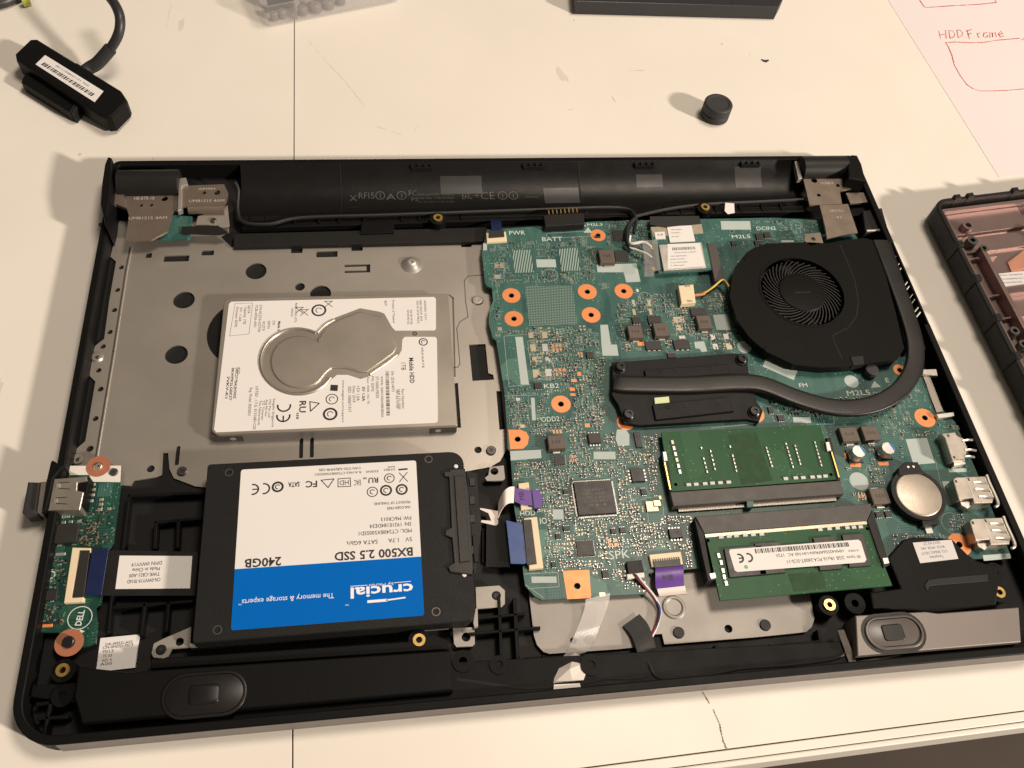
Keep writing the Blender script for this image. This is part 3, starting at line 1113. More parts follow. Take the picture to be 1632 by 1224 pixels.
# green strip of board under the hinge
plate_px(z5([(800, 510), (935, 520), (920, 680), (690, 690)]), 13.5, 1.2, 'connector_board', 'pcb_teal', lap)
plate_px(z5([(860, 595), (1120, 585), (1200, 640), (1130, 655), (860, 645)]), 14.5, 0.4, 'foil_tape', 'charcoal_plastic', lap)
plate_px(z5([(975, 520), (1190, 440), (1205, 590), (1160, 600), (1040, 580), (960, 580)]), 13.0, 0.6, 'hinge_foot', 'steel_plate', lap)
screw(340, 350, 14.0, 1.4, lap, 'screw_grey')

# ---- aluminium sheet under the touchpad
zB = zoom(680, 920, 360 / 1632)
zC = zoom(980, 900, 360 / 1632)
tpz = 10.0
tout = [(843, 945), (851, 1013), (856, 1028), (866, 1039), (876, 1042), (980, 1035), (1040, 1029), (1040, 1011), (1055, 1010), (1059, 1027), (1200, 1016), (1285, 1007), (1294, 999), (1298, 986), (1292, 955), (1285, 900), (845, 900)]
tpl = MB().prism(PL(tout, tpz), tpz - 0.9, tpz, 0.0, [circ(*P(x, y, tpz), r, 18) for x, y, r in ((914, 1021, 1.3), (1161, 1002, 1.6))]).build('touchpad_plate', 'foil_plate', lap)
for x, y in ((1082, 1008), (1220, 996)):
    c = P(x, y, tpz + 0.5)
    MB().cyl(c[0], c[1], 2.2, tpz, tpz + 0.7, 18, 0.2).build('screw', 'charcoal_plastic', tpl)
c = P(1074, 968, tpz)
MB().lathe(c[0], c[1], [(4.8, tpz + 0.02), (4.2, tpz + 0.5), (3.6, tpz + 0.55), (3.0, tpz + 0.15), (0.5, tpz + 0.1)], 28).build('pressed_ring', 'foil_plate', tpl)
c = P(939, 1020, tpz)
MB().cyl(c[0], c[1], 1.9, tpz, tpz + 0.1, 18).build('round_sticker', 'fold_shade_and_sticker', tpl)

# rating sticker in the front left corner
st = MB().prism(PL([(160, 1017), (222, 1011), (215, 1064), (153, 1071)], 9.0), 8.0, 9.0).build('sticker', 'paper_white', lap)
stp = MB()
for s, x, y, w in (('DR-0M5G-A02', 190, 1025, 34), ('CN-0HDD-7013', 188, 1030, 38), ('7013', 172, 1038, 14), ('75 53', 171, 1045, 11), ('REV A', 171, 1052, 12), ('A00', 169, 1058, 15)):
    c = P(x, y, 9)
    stp.text(s, c[0], c[1], w * 0.27, 0.95, 9.05, 0.03)
stp.build('printed_text', 'ink_black', st)

# ================================================================== MOTHERBOARD
BZ = 13.0
mbd = thing('motherboard', 'teal green main circuit board crowded with chips in the laptop', 'circuit board', (*P(1100, 650, BZ - 1.2), BZ - 1.2))
bo = [(776, 366), (870, 360), (945, 353), (1119, 349), (1234, 347), (1292, 350), (1345, 352), (1375, 390), (1440, 560), (1471, 588), (1505, 656), (1522, 672), (1560, 760), (1612, 888), (1530, 892), (1440, 890), (1120, 905), (1034, 913), (1030, 946), (863, 956), (852, 950), (837, 934), (834, 914), (830, 870), (820, 812), (813, 720), (809, 715),
      (808, 684), (804, 626), (791, 543), (785, 538), (779, 514), (780, 496), (786, 479), (784, 459), (776, 456), (773, 451), (768, 402)]
OCC = []           # places already taken, for the small parts


def occ(x0, y0, x1, y1):
    OCC.append((min(x0, x1), min(y0, y1), max(x0, x1), max(y0, y1)))


RINGS = [(815, 471, 14.5), (936, 465, 15), (994, 464, 14.5), (819, 508, 15), (942, 502, 15), (953, 375, 12), (894, 644, 15.5), (1474, 666, 16), (1203, 660, 15), (997, 673, 14), (1434, 590, 10), (1529, 868, 18)]
bh = []
for x, y, r in RINGS + [(825, 700, 0), (920, 934, 0)]:
    c = P(x, y, BZ)
    bh.append(circ(c[0], c[1], 1.25, 16))
board = MB().prism(PL(bo, BZ), BZ - 1.2, BZ, 0, bh).build('board', 'pcb_teal', mbd)
for x, y, r in RINGS:
    c = P(x, y, BZ)
    rr = r * abs(P(x + 1, y, BZ)[0] - c[0])
    MB().ring(c[0], c[1], rr, 1.35, BZ - 0.1, BZ + 0.07, 32).build('copper_ring', 'copper', mbd)
    occ(x - r - 2, y - r - 2, x + r + 2, y + r + 2)
for pts, c0 in (([(810, 685), (830, 685), (839, 689), (843, 697), (841, 708), (834, 715), (813, 716)], (825, 700)), ([(897, 910), (939, 908), (942, 953), (904, 955)], (920, 934))):
    c = P(*c0, BZ)
    MB().prism(PL(pts, BZ), BZ - 0.1, BZ + 0.07, 0, [circ(c[0], c[1], 1.35, 16)]).build('copper_pad', 'copper', mbd)
    xs = [p[0] for p in pts]; ys = [p[1] for p in pts]
    occ(min(xs), min(ys), max(xs), max(ys))


def pbox(x0, y0, x1, y1, z):
    """photo box at height z -> centre and size in mm"""
    cx, cy = (x0 + x1) / 2, (y0 + y1) / 2
    c = P(cx, cy, z)
    w = abs(P(x1, cy, z)[0] - P(x0, cy, z)[0])
    h = abs(P(cx, y1, z)[1] - P(cx, y0, z)[1])
    return c[0], c[1], w, h


def patch(pts, name='silkscreen_patch', mat='silkscreen', z=BZ, par=None, kk=True):
    xs = [p[0] for p in pts]; ys = [p[1] for p in pts]
    if kk:
        occ(min(xs), min(ys), max(xs), max(ys))
    return MB().prism(PL(pts, z), z - 0.05, z + 0.08).build(name, mat, par or mbd)


def bx4(x0, y0, x1, y1, sk=0.0):
    return [(x0 - sk, y0), (x1 - sk, y0), (x1 + sk, y1), (x0 + sk, y1)]


for q in (bx4(855, 413.5, 886, 426, 0.7), [(951, 422), (1014, 420), (1021, 449), (998, 450), (994, 434), (952, 434)], [(821, 537), (833, 537), (843, 613), (830, 613)],
          zA([(1163, 308), (1218, 306), (1240, 450), (1284, 450), (1296, 530), (1180, 530), (1172, 455)]), [(1136, 502), (1160, 501), (1166, 526), (1142, 526)],
          [(1221, 571), (1271, 590), (1265, 606), (1215, 584)], [(1106, 545), (1122, 544), (1127, 560), (1118, 561), (1115, 556), (1108, 555)], [(1393, 607), (1404, 617), (1388, 618)],
          bx4(1264, 665, 1292, 674, 0.6), bx4(1149, 352.5, 1196, 366, 0.8), [(813, 719), (862, 717), (863, 730), (814, 734)], [(983, 685), (997, 684), (1003, 693), (1003, 710), (985, 711), (981, 700)],
          bx4(946, 720, 981, 732, 0.3), bx4(881, 812, 898, 828, 0.6), bx4(847, 919, 887, 929, 0.4), [(1443, 700), (1477, 698), (1490, 738), (1456, 741)], [(1511, 747), (1540, 746), (1541, 752), (1513, 753)],
          [(1501, 767), (1512, 767), (1526, 803), (1513, 805)], [(1566, 885), (1609, 882), (1611, 890), (1568, 894)], bx4(770, 388, 776, 399), bx4(847, 634, 853, 670, 1.0), bx4(1245, 383, 1265, 386)):
    patch(q)
for x, y, r in ((1186, 553, 12), (1357, 608, 12), (1369, 767, 15)):
    c = P(x, y, BZ)
    MB().cyl(c[0], c[1], r * 0.28, BZ - 0.05, BZ + 0.08, 28).build('silkscreen_patch', 'silkscreen', mbd)
    occ(x - r, y - r, x + r, y + r)
MDEF['adhesive_green'] = ((0.10, 0.24, 0.20), 0.4, 0, 0.1, 60)
for x, y, r in ((1430, 505, 0),):
    pass
# unpopulated footprints
patch([(836, 456), (912, 455), (920, 517), (843, 520)], 'processor_footprint', 'bga_print')
patch([(816, 399), (845, 398), (851, 434), (820, 435)], 'memory_footprint', 'hatch_print')
patch([(890, 397), (920, 395), (925, 431), (895, 432)], 'memory_footprint', 'hatch_print')
patch([(828, 834 - 297), (833, 537), (843, 613), (838, 613)], 'x', 'silkscreen', kk=False) if False else None
# silkscreen print: outlines, circles and lettering
sk = MB()
for pts, w in (([(803, 536), (835, 533)], .18), ([(803, 536), (811, 616), (845, 613)], .18), ([(804, 631), (850, 630)], .18), ([(825, 637), (828, 675), (838, 678)], .18),
               ([(841, 543), (874, 543), (876, 563), (843, 565), (841, 543)], .18), ([(844, 565), (878, 564), (880, 582), (846, 584), (844, 565)], .18), ([(846, 584), (882, 582), (884, 604), (849, 606)], .18),
               ([(1138, 660), (1203, 656)], .3), ([(1134, 682), (1200, 676)], .5), ([(1040, 695), (1052, 760)], .2), ([(1305, 676), (1330, 676), (1326, 650)], .18), ([(1029, 793), (1056, 793), (1058, 832), (1034, 834), (1029, 793)], .18),
               ([(835, 915), (889, 912), (891, 935), (842, 938)], .2), ([(838, 932), (866, 953)], .2), ([(984, 720), (1000, 695)], .15), ([(1500, 775), (1490, 730)], .15), ([(871, 372), (943, 368), (946, 376), (872, 380), (871, 372)], .2),
               ([(780, 420), (803, 418), (803, 444), (781, 445)], .18)):
    MB().stroke(PL(pts, BZ), w, BZ + 0.05).build('silkscreen_outline', 'silk_grey', mbd)
for x, y, r, w in ((877, 438, 13, .2), (1010, 475, 12, .2), (1028, 475, 12, .2), (1048, 478, 12, .2), (1139, 475, 13, .18), (1268, 358, 10, .16), (1518, 834, 17, .2), (1390, 655, 12, .15)):
    c = P(x, y, BZ)
    MB().arc(c[0], c[1], r * 0.28, w, 0, 360, BZ + 0.05, 28).build('silkscreen_outline', 'silk_grey', mbd)
for s, x, y, wp, h in (('PWR', 824, 371, 28, 2.6), ('M2L3', 948, 358, 28, 1.6), ('BATT', 880, 381, 36, 2.6), ('M2L5', 1181, 377, 35, 2.2), ('DCIN2', 1221, 364, 37, 2.4), ('KB2', 879, 615, 24, 2.3), ('ODD2', 877, 668, 28, 2.3),
                       ('HDD', 841, 818, 22, 2.1), ('IO', 866, 830, 10, 2.6), ('SPK', 987, 884, 30, 3.4), ('M2L5', 1368, 626, 40, 2.6), ('FM', 1280, 614, 14, 2.0), ('1', 1016, 463, 4, 1.8), ('U9', 930, 340 + 20, 10, 1.2), ('E', 1414, 606, 6, 2.4),
                       ):
    c = P(x, y, BZ)
    MB().text(s, c[0], c[1], wp * 0.28, h, BZ + 0.05).build('silkscreen_lettering', 'silk_white', mbd)
    occ(x - wp / 2, y - h * 1.8, x + wp / 2, y + h * 1.8)
c = P(937, 367, BZ)
MB().sheet(PL([(937, 362), (944, 371), (930, 371)], BZ), BZ + 0.06).build('silkscreen_patch', 'silkscreen', mbd)


def chip(x0, y0, x1, y1, h=1.0, mat='chip_black', name='chip', pins=None, par=None, z=BZ, text=None, bev=0.12):
    cx, cy, w, d = pbox(x0, y0, x1, y1, z + h)
    occ(x0 - 3, y0 - 3, x1 + 3, y1 + 5)
    o = MB().box(cx, cy, w, d, z + 0.1, z + h, 0, bev).build(name, mat, par or mbd)
    if pins:
        pm = MB()
        sides, n, L = pins
        if 'h' in sides:
            for i in range(n):
                yy = cy + d * ((i + 0.5) / n - 0.5)
                for s in (-1, 1):
                    pm.box(cx + s * (w / 2 + L / 2), yy, L, d / n * 0.5, z + 0.05, z + 0.35)
        if 'v' in sides:
            for i in range(n):
                xx = cx + w * ((i + 0.5) / n - 0.5)
                for s in (-1, 1):
                    pm.box(xx, cy + s * (d / 2 + L / 2), w / n * 0.5, L, z + 0.05, z + 0.35)
        pm.build('pins', 'solder', o)
    if text:
        tm = MB()
        for k, t in enumerate(text):
            tm.text(t, cx, cy + d * (0.28 - 0.56 * (k + 0.5) / len(text)) + 0, w * (0.5 + 0.1 * (k % 2)), d * 0.07, z + h + 0.03)
        tm.build('chip_marking', 'chip_print', o)
    return o


chip(918, 766, 979, 819, 1.5, pins=('hv', 32, 0.9), text=['SMSC', 'MEC5085', '1713-B2', 'C1705 NU', '2H'])
c = P(952, 806, BZ + 1.5)
chip(919, 861, 947, 886, 0.9, pins=('hv', 12, 0.25), text=['ALC', '3246'])
for a in ((938, 690, 957, 706), (1067, 842, 1087, 857)):
    chip(*a, 1.3, pins=('v', 4, 0.9))
for a in ((1006, 746, 1027, 767),):
    chip(*a, 1.3, pins=('h', 4, 0.9))
for a in ((883, 725, 901, 741), (977, 367, 996, 382), (980, 399, 1002, 416)):
    chip(*a, 0.9, pins=('hv', 6, 0.25))
for a in ((1033, 503, 1054, 516), (1008, 505, 1021, 515), (1101, 490, 1125, 504), (1029, 543, 1054, 557), (1074, 541, 1099, 556), (1064, 562, 1077, 570), (1205, 372, 1215, 381), (1218, 370, 1228, 378), (1203, 383, 1212, 390), (1166, 384, 1174, 391), (852, 609, 864, 619), (935, 560, 946, 571),
          (898, 838, 908, 845), (1396, 815, 1405, 824), (1411, 814, 1421, 823), (1022, 778, 1030, 788), (879, 895, 886, 903), (960, 908, 970, 920), (974, 842, 982, 850), (988, 840, 997, 849), (886, 850, 894, 858), (898, 779, 906, 786), (1225, 648, 1233, 658), (1240, 661, 1250, 670)):
    chip(*a, 0.9, pins=('v', 3, 0.45), bev=0.08)
MDEF['chip_brown'] = ((0.05, 0.035, 0.03), 0.45, 0, 0.15, 120)
for a in ((1012, 689, 1022, 713), (948, 376, 957, 378)):
    chip(*a, 0.7)
# inductors
for a in ((1001, 518, 1024, 538), (1042, 514, 1066, 535), (1111, 502, 1134, 523), (955, 397, 979, 418), (873, 693, 900, 715), (1340, 680, 1368, 703), (1375, 678, 1401, 701), (1388, 777, 1417, 803)):
    o = chip(*a, 2.8, 'inductor', 'inductor', None, bev=0.4)
    cx, cy, w, d = pbox(*a, BZ + 2.8)
    im = MB()
    for k in range(3):
        im.text('R68'[k], cx + w * (-0.18 + 0.18 * k), cy, w * 0.13, d * 0.22, BZ + 2.83)
    im.build('inductor_marking', 'chip_black', o)
    pm = MB()
    for s in (-1, 1):
        pm.box(cx, cy + s * (d / 2 + 0.45), w * 0.42, 1.0, BZ + 0.05, BZ + 0.5)
    pm.build('solder_lug', 'solder', o)
# can capacitors with a blue segment on top
for x, y in ((1369, 719), (1416, 714)):
    z1 = BZ + 5.2
    c = P(x, y, z1)
    r = 3.0
    o = MB().lathe(c[0], c[1], [(r, BZ + 0.6), (r, BZ + 1.0), (r * 0.94, BZ + 1.25), (r, BZ + 1.5), (r, z1 - 0.4), (r * 0.92, z1), (0.2, z1)], 26).build('can_capacitor', 'cap_can', mbd)
    a0 = math.radians(-38)
    MB().prism([(c[0] + r * 0.9 * math.cos(a0 + t * 0.23), c[1] + r * 0.9 * math.sin(a0 + t * 0.23)) for t in range(9)], z1 - 0.05, z1 + 0.05).build('polarity_mark', 'cap_blue', o)
    MB().box(c[0], c[1], 6.6, 6.6, BZ, BZ + 0.7, 0, 0.2).build('base', 'chip_black', o)
    occ(x - 16, y - 16, x + 16, y + 20)
for q in ((1346, 722, 1352, 731, 0), (1355, 738, 1372, 744, 0), (1400, 736, 1416, 742, 0), (1059, 898, 1085, 907, 0), (1032, 545, 1010 + 6, 551, 0), (910, 604, 919, 609, 0), (920, 593, 926, 599, 0), (908, 618, 916, 623, 0), (909, 627, 917, 631, 0), (932, 675, 940, 681, 0)):
    patch(bx4(min(q[0], q[2]), q[1], max(q[0], q[2]), q[3], 0.4), 'copper_pad', 'copper')
# yellow oscillator
cx, cy, w, d = pbox(1030, 798, 1049, 815, BZ + 1)
o = MB().box(cx, cy, w, d, BZ, BZ + 0.9, 0, 0.15).build('oscillator', 'gold', mbd)
MB().box(cx + 2.2, cy + 1.0, 3.0, 2.6, BZ + 0.9, BZ + 1.5, 0, 0.2).build('tab', 'brass', o)
occ(1028, 795, 1052, 832)

# ---- connectors soldered to the board
def fpc(pts, z0, z1, latch, name='ribbon_connector'):
    o = MB().prism(PL(pts, z1), z0, z1, 0.2).build(name, 'cream_plastic', mbd)
    if latch:
        MB().prism(PL(latch, z1 + 0.4), z1 - 0.2, z1 + 0.4, 0.1).build('latch', 'chip_black', o)
    xs = [p[0] for p in pts]; ys = [p[1] for p in pts]
    occ(min(xs) - 2, min(ys) - 2, max(xs) + 2, max(ys) + 2)
    return o


fpc([(775, 371), (806, 369), (808, 384), (776, 386)], BZ, BZ + 1.4, [(779, 368), (803, 366), (804, 377), (779, 379)])
z720 = zoom(720, 680, 360 / 1632)
fpc(z720([(480, 410), (555, 400), (580, 590), (500, 600)]), BZ, BZ + 1.3, None)
o = fpc(z720([(520, 660), (615, 650), (662, 1020), (560, 1030)]), BZ, BZ + 1.9, z720([(515, 675), (575, 670), (615, 990), (545, 1000)]))
z1020 = zoom(1020, 660, 360 / 1632)
o = fpc(z1020([(65, 1015), (295, 992), (312, 1085), (85, 1105)]), BZ, BZ + 1.4, z1020([(95, 1065), (290, 1045), (296, 1095), (105, 1110)]))
tt = MB()
for i in range(12):
    t = (i + 0.5) / 12
    c = P(1040 + 44 * t, 894 - 4.3 * t, BZ + 1.5)
    tt.box(c[0], c[1], 0.35, 1.2, BZ + 1.2, BZ + 1.62)
tt.build('contact_row', 'chip_black', o)
o = MB().prism(PL(z720([(1262, 975), (1372, 962), (1390, 1050), (1275, 1062)]), BZ + 2), BZ, BZ + 2.0, 0.2).build('speaker_socket', 'charcoal_plastic', mbd)
MB().prism(PL(z720([(1262, 1065), (1388, 1050), (1394, 1085), (1268, 1100)]), BZ + 1.8), BZ + 0.3, BZ + 1.8, 0.3).build('speaker_plug', 'white_plastic', o)
occ(996, 888, 1030, 925)
# battery connector with upright blades
o = MB().prism(PL([(866, 343), (930, 339), (932, 357), (869, 361)], BZ + 4), BZ, BZ + 4, 0.3).build('battery_connector', 'charcoal_plastic', mbd)
bl = MB()
for i in range(8):
    c = P(875 + 6.4 * i, 342 - 0.45 * i, BZ + 4)
    bl.box(c[0], c[1] + 1.2, 0.5, 2.6, BZ + 2.5, BZ + 4.6)
bl.build('contact_blades', 'brass', o)
bs = MB()
for i in range(9):
    c = P(874 + 6.4 * i, 367 - 0.4 * i, BZ)
    bs.ring(c[0], c[1], 0.75, 0.4, BZ, BZ + 0.1, 12)
bs.build('solder_rings', 'solder', o)
occ(865, 340, 945, 374)
# fan plug
o = MB().prism(PL([(1081, 455), (1105, 453), (1109, 482), (1086, 484)], BZ + 3), BZ, BZ + 3, 0.3).build('fan_socket', 'cream_plastic', mbd)
for k in (0, 1):
    c = P(1096 + 4 * k, 456 + 24 * k, BZ + 3)
    MB().box(c[0], c[1], 2.2, 0.9, BZ + 2, BZ + 3.3).build('pin', 'gold', o)
occ(1078, 450, 1114, 488)
# wireless card socket
o = MB().prism(PL([(1127, 387), (1141, 386), (1154, 445), (1139, 449)], BZ + 3.4), BZ, BZ + 3.4, 0.3).build('card_socket', 'socket_plastic', mbd)
occ(1040, 355, 1160, 452)
# coin cell holder
z13 = zoom(1320, 660, 312 / 1632)
CZ = BZ + 4.6
cc = P(1465, 787, CZ)
o = MB()
o.ring(cc[0], cc[1], 11.7, 10.25, BZ, BZ + 4.2, 40)
o.prism(PL(z13([(585, 450), (640, 400), (745, 400), (775, 460), (815, 500), (585, 510)]), CZ), BZ, CZ + 0.2, 0.3)
o.prism(PL(z13([(770, 850), (900, 840), (930, 910), (790, 930)]), CZ - 1), BZ, CZ - 1.0, 0.3)
o.cyl(cc[0], cc[1], 10.4, BZ + 0.05, BZ + 0.9, 36)
o = o.build('cell_holder', 'charcoal_plastic', mbd)
for x, y in ((663, 444), (707, 441)):
    c = P(*z13([(x, y)])[0], CZ)
    MB().cyl(c[0], c[1], 0.55, CZ, CZ + 0.45, 10).build('contact', 'bright_steel', o)
c = P(*z13([(840, 960)])[0], BZ + 1)
MB().box(c[0], c[1], 3.2, 3.4, BZ, BZ + 0.9, 0, 0.2).build('terminal', 'solder', o)
occ(1412, 735, 1510, 850)
# ports at the right edge
def port(base, side, z1, name, spring, prongs):
    """metal shell seen from above, with spring fingers"""
    o = MB().prism(PL(base, z1), BZ - 0.5, z1, 0.35).build(name, 'port_steel', mbd)
    MB().prism(PL(side, z1 - 2.5), BZ - 0.3, z1 - 2.4, 0.2).build('shell_foot', 'bright_steel', o)
    fm = MB()
    for (x0, y0, x1, y1) in spring:
        p, q = P(x0, y0, z1), P(x1, y1, z1)
        fm.tube([(p[0], p[1], z1), ((p[0] + q[0]) / 2, (p[1] + q[1]) / 2, z1 + 0.5), (q[0], q[1], z1 + 0.1)], 0.55, 6)
    fm.build('spring_fingers', 'bright_steel', o)
    dm = MB()
    for (x, y) in prongs:
        c = P(x, y, z1)
        dm.box(c[0], c[1], 0.9, 1.3, z1 - 0.2, z1 + 0.04)
    dm.build('slot', 'chip_black', o)
    xs = [p[0] for p in base]; ys = [p[1] for p in base]
    occ(min(xs) - 3, min(ys) - 3, max(xs) + 3, max(ys) + 14)
    return o


def zz(*pts):
    return z13(pts)


port(zz((945, 160), (1060, 148), (1085, 185), (1130, 200), (1165, 290), (1140, 375), (1035, 385), (975, 200)), zz((1040, 385), (1140, 372), (1145, 415), (1050, 432)), BZ + 5.5, 'video_port',
     [zz((1120, 225), (1200, 215))[0] + zz((1120, 225), (1200, 215))[1], zz((1140, 300), (1230, 305))[0] + zz((1140, 300), (1230, 305))[1], zz((1140, 355), (1215, 360))[0] + zz((1140, 355), (1215, 360))[1]], zz((1000, 180), (1070, 165), (1050, 360)))
for dx, dy in ((0, 0), (140, 345)):
    s = lambda *p: [z13([(x + dx, y + dy)])[0] for x, y in p]
    sp = []
    for (xa, ya), (xb, yb) in (((1210, 570), (1320, 575)), ((1225, 625), (1345, 640)), ((1255, 690), (1370, 700))):
        a, b = s((xa, ya), (xb, yb))
        sp.append(a + b)
    o = port(s((1040, 545), (1060, 525), (1310, 515), (1345, 590), (1385, 690), (1370, 740), (1215, 745), (1205, 700), (1090, 710)), s((1095, 712), (1205, 700), (1210, 745), (1160, 790), (1110, 760)), BZ + 6.2, 'usb_port', sp, s((1065, 560), (1170, 545)))
    pts = s((1320, 508), (1345, 575), (1415, 735), (1390, 775))
    MB().tube([(*P(x, y, BZ + 6.4), BZ + 6.4) for x, y in pts], 0.65, 8).build('shell_lip', 'bright_steel', o)
    ln = s((1160, 545), (1222, 715))
    a, b = P(*ln[0], BZ + 6.25), P(*ln[1], BZ + 6.25)
    MB().prism(MB._seg(a[0], a[1], b[0], b[1], 0.35), BZ + 6.2, BZ + 6.28).build('shell_seam', 'bright_steel', o)
# network port comb
z14 = zoom(1272, 480, 360 / 1632)
o = MB().prism(PL(z14([(905, 545), (950, 540), (1050, 795), (1000, 805)]), BZ + 0.6), BZ, BZ + 0.6).build('network_contacts', 'pin_row', mbd)
for q in ([(905, 492), (1000, 490), (1010, 540), (900, 528)], [(1000, 815), (1125, 800), (1130, 830), (1015, 845)]):
    MB().prism(PL(z14(q), BZ + 2), BZ, BZ + 2, 0.2).build('contact_frame', 'bright_steel', o)
occ(1465, 585, 1525, 672)

# ---- memory sockets
def socket(bar, pinq, arms, z1, name='memory_socket', legs=None):
    o = MB().prism(PL(bar, z1), BZ, z1, 0.35).build(name, 'socket_plastic', mbd)
    if pinq:
        MB().prism(PL(pinq, BZ + 1.2), BZ, BZ + 1.2).build('solder_pins', 'pin_row', o)
    for q in arms:
        MB().prism(PL(q, z1 - 0.3), BZ, z1 - 0.3, 0.25).build('latch_arm', 'bright_steel' if len(q) == 4 and q is arms[-1] and False else 'charcoal_plastic', o)
    return o


S1 = BZ + 4.0
so1 = socket(z1020([(215, 562), (1450, 478), (1475, 575), (240, 665)]), z1020([(275, 668), (1415, 580), (1420, 625), (280, 705)]),
             [z1020([(165, 270), (195, 268), (235, 560), (212, 562)]), z1020([(1345, 170), (1378, 168), (1450, 475), (1425, 480)])], S1)
for q in ([(163, 270), (190, 268), (202, 335), (172, 340)], [(1340, 200), (1368, 198), (1385, 262), (1352, 268)]):
    MB().prism(PL(z1020(q), S1 + 0.5), S1 - 1, S1 + 0.5, 0.2).build('latch_tip', 'solder', so1)
for q in ([(172, 345), (184, 344), (226, 545), (214, 546)], [(1378, 270), (1390, 268), (1445, 455), (1433, 458)]):
    MB().prism(PL(z1020(q), S1 + 0.2), S1 - 1, S1 + 0.2, 0.1).build('latch_spring', 'brass', so1)
MB().prism(PL(z1020([(770, 618), (818, 614), (820, 668), (775, 672)]), S1 - 0.5), BZ, S1 - 0.4).build('socket_key', 'pcb_teal', so1)
S2 = BZ + 5.6
so2 = socket([(1108, 823), (1388, 802), (1390, 812), (1382, 829), (1122, 850)], None, [[(1108, 826), (1122, 850), (1136, 926), (1128, 926), (1116, 870)], [(1382, 830), (1390, 812), (1400, 840), (1418, 900), (1408, 905)]], S2)
for q in ([(1130, 914), (1140, 912), (1142, 921), (1133, 923)], [(1406, 889), (1415, 888), (1418, 897), (1409, 899)]):
    MB().prism(PL(q, S2 + 0.3), S2 - 1.5, S2 + 0.3, 0.2).build('latch_tip', 'solder', so2)
occ(1050, 670, 1345, 820)
occ(1105, 800, 1420, 960)
occ(965, 560, 1225, 690)

# ---- swarms of tiny surface-mount parts
body, dark, term, pads, silk = MB(), MB(), MB(), MB(), MB()


def free(x, y, m=3):
    return all(not (a - m < x < c + m and b - m < y < d + m) for a, b, c, d in OCC)


def inpoly(x, y, poly):
    r = False
    for i in range(len(poly)):
        (x0, y0), (x1, y1) = poly[i - 1], poly[i]
        if (y0 > y) != (y1 > y) and x < (x1 - x0) * (y - y0) / (y1 - y0) + x0:
            r = not r
    return r


bo_in = bo


def swarm(poly, n, kinds=(0.30, 0.28, 0.30, 0.12), big=1.0):
    xs = [p[0] for p in poly]; ys = [p[1] for p in poly]
    tries = done = 0
    while done < n and tries < n * 14:
        tries += 1
        x, y = R.uniform(min(xs), max(xs)), R.uniform(min(ys), max(ys))
        if not inpoly(x, y, poly) or not inpoly(x, y, bo_in):
            continue
        run = R.choice((1, 1, 2, 3, 4))
        ver = R.random() < 0.5
        L, W = R.choice(((1.0, 0.5), (0.8, 0.42), (1.4, 0.7), (0.65, 0.38), (0.65, 0.38)))
        L *= big; W *= big
        kind = R.choices((0, 1, 2, 3), kinds)[0]
        for k in range(run):
            step = W * 1.75
            px, py = (x + k * step * 3.5, y) if ver else (x, y + k * step * 3.0)
            if not free(px, py, 3.2) or not inpoly(px, py, bo_in):
                continue
            OCC.append((px - 1.2, py - 1.2, px + 1.2, py + 1.2))
            cx, cy = P(px, py, BZ)
            w, h = (W, L) if ver else (L, W)
            if kind in (0, 1):
                (body if kind == 0 else dark).box(cx, cy, w, h, BZ + 0.02, BZ + 0.45)
                for s in (-1, 1):
                    if ver:
                        term.box(cx, cy + s * (L / 2 + 0.08), W * 1.05, 0.34 * big, BZ + 0.02, BZ + 0.42)
                    else:
                        term.box(cx + s * (L / 2 + 0.08), cy, 0.34 * big, W * 1.05, BZ + 0.02, BZ + 0.42)
            elif kind == 2:
                for s in (-1, 1):
                    if ver:
                        pads.box(cx, cy + s * L * 0.42, W, L * 0.42, BZ + 0.01, BZ + 0.12)
                    else:
                        pads.box(cx + s * L * 0.42, cy, L * 0.42, W, BZ + 0.01, BZ + 0.12)
            else:
                silk.text(R.choice(('R', 'C', 'U', 'Q', 'L', 'D')) + str(R.randint(10, 999)), cx, cy, 2.0, 0.55, BZ + 0.05, 0 if R.random() < 0.6 else math.pi / 2)
            if kind != 3 and R.random() < 0.25:
                e = 0.45
                q = [(cx - w / 2 - e, cy - h / 2 - e), (cx + w / 2 + e, cy - h / 2 - e), (cx + w / 2 + e, cy + h / 2 + e), (cx - w / 2 - e, cy + h / 2 + e)]
                silk.stroke(q + q[:1], 0.12, BZ + 0.05)
            done += 1


swarm([(880, 700), (1060, 690), (1100, 830), (1110, 900), (1030, 940), (900, 905), (870, 800)], 720)
swarm([(860, 735), (915, 735), (920, 905), (868, 905)], 174)
swarm([(900, 535), (1000, 520), (970, 690), (900, 690), (880, 600)], 362)
swarm([(985, 470), (1165, 470), (1170, 560), (980, 575)], 275, (0.3, 0.2, 0.35, 0.15), 1.15)
swarm([(845, 525), (930, 520), (930, 610), (850, 610)], 130, (0.1, 0.1, 0.65, 0.15), 1.5)
swarm([(785, 390), (860, 385), (860, 450), (785, 450)], 101, (0.05, 0.1, 0.65, 0.2))
swarm([(855, 385), (1040, 372), (1010, 460), (855, 450)], 232, (0.2, 0.25, 0.4, 0.15))
swarm([(960, 355), (1040, 352), (1040, 425), (960, 400)], 159)
swarm([(1120, 352), (1300, 352), (1290, 385), (1180, 395)], 65, (0.1, 0.2, 0.4, 0.3))
swarm([(790, 450), (840, 450), (840, 530), (790, 530)], 50, (0.1, 0.1, 0.6, 0.2))
swarm([(810, 620), (960, 610), (990, 700), (815, 690)], 130, (0.3, 0.2, 0.3, 0.2))
swarm([(1220, 640), (1330, 650), (1330, 672), (1225, 672)], 87)
swarm([(1320, 640), (1480, 600), (1530, 700), (1440, 760), (1340, 760), (1330, 660)], 174, (0.2, 0.2, 0.35, 0.25))
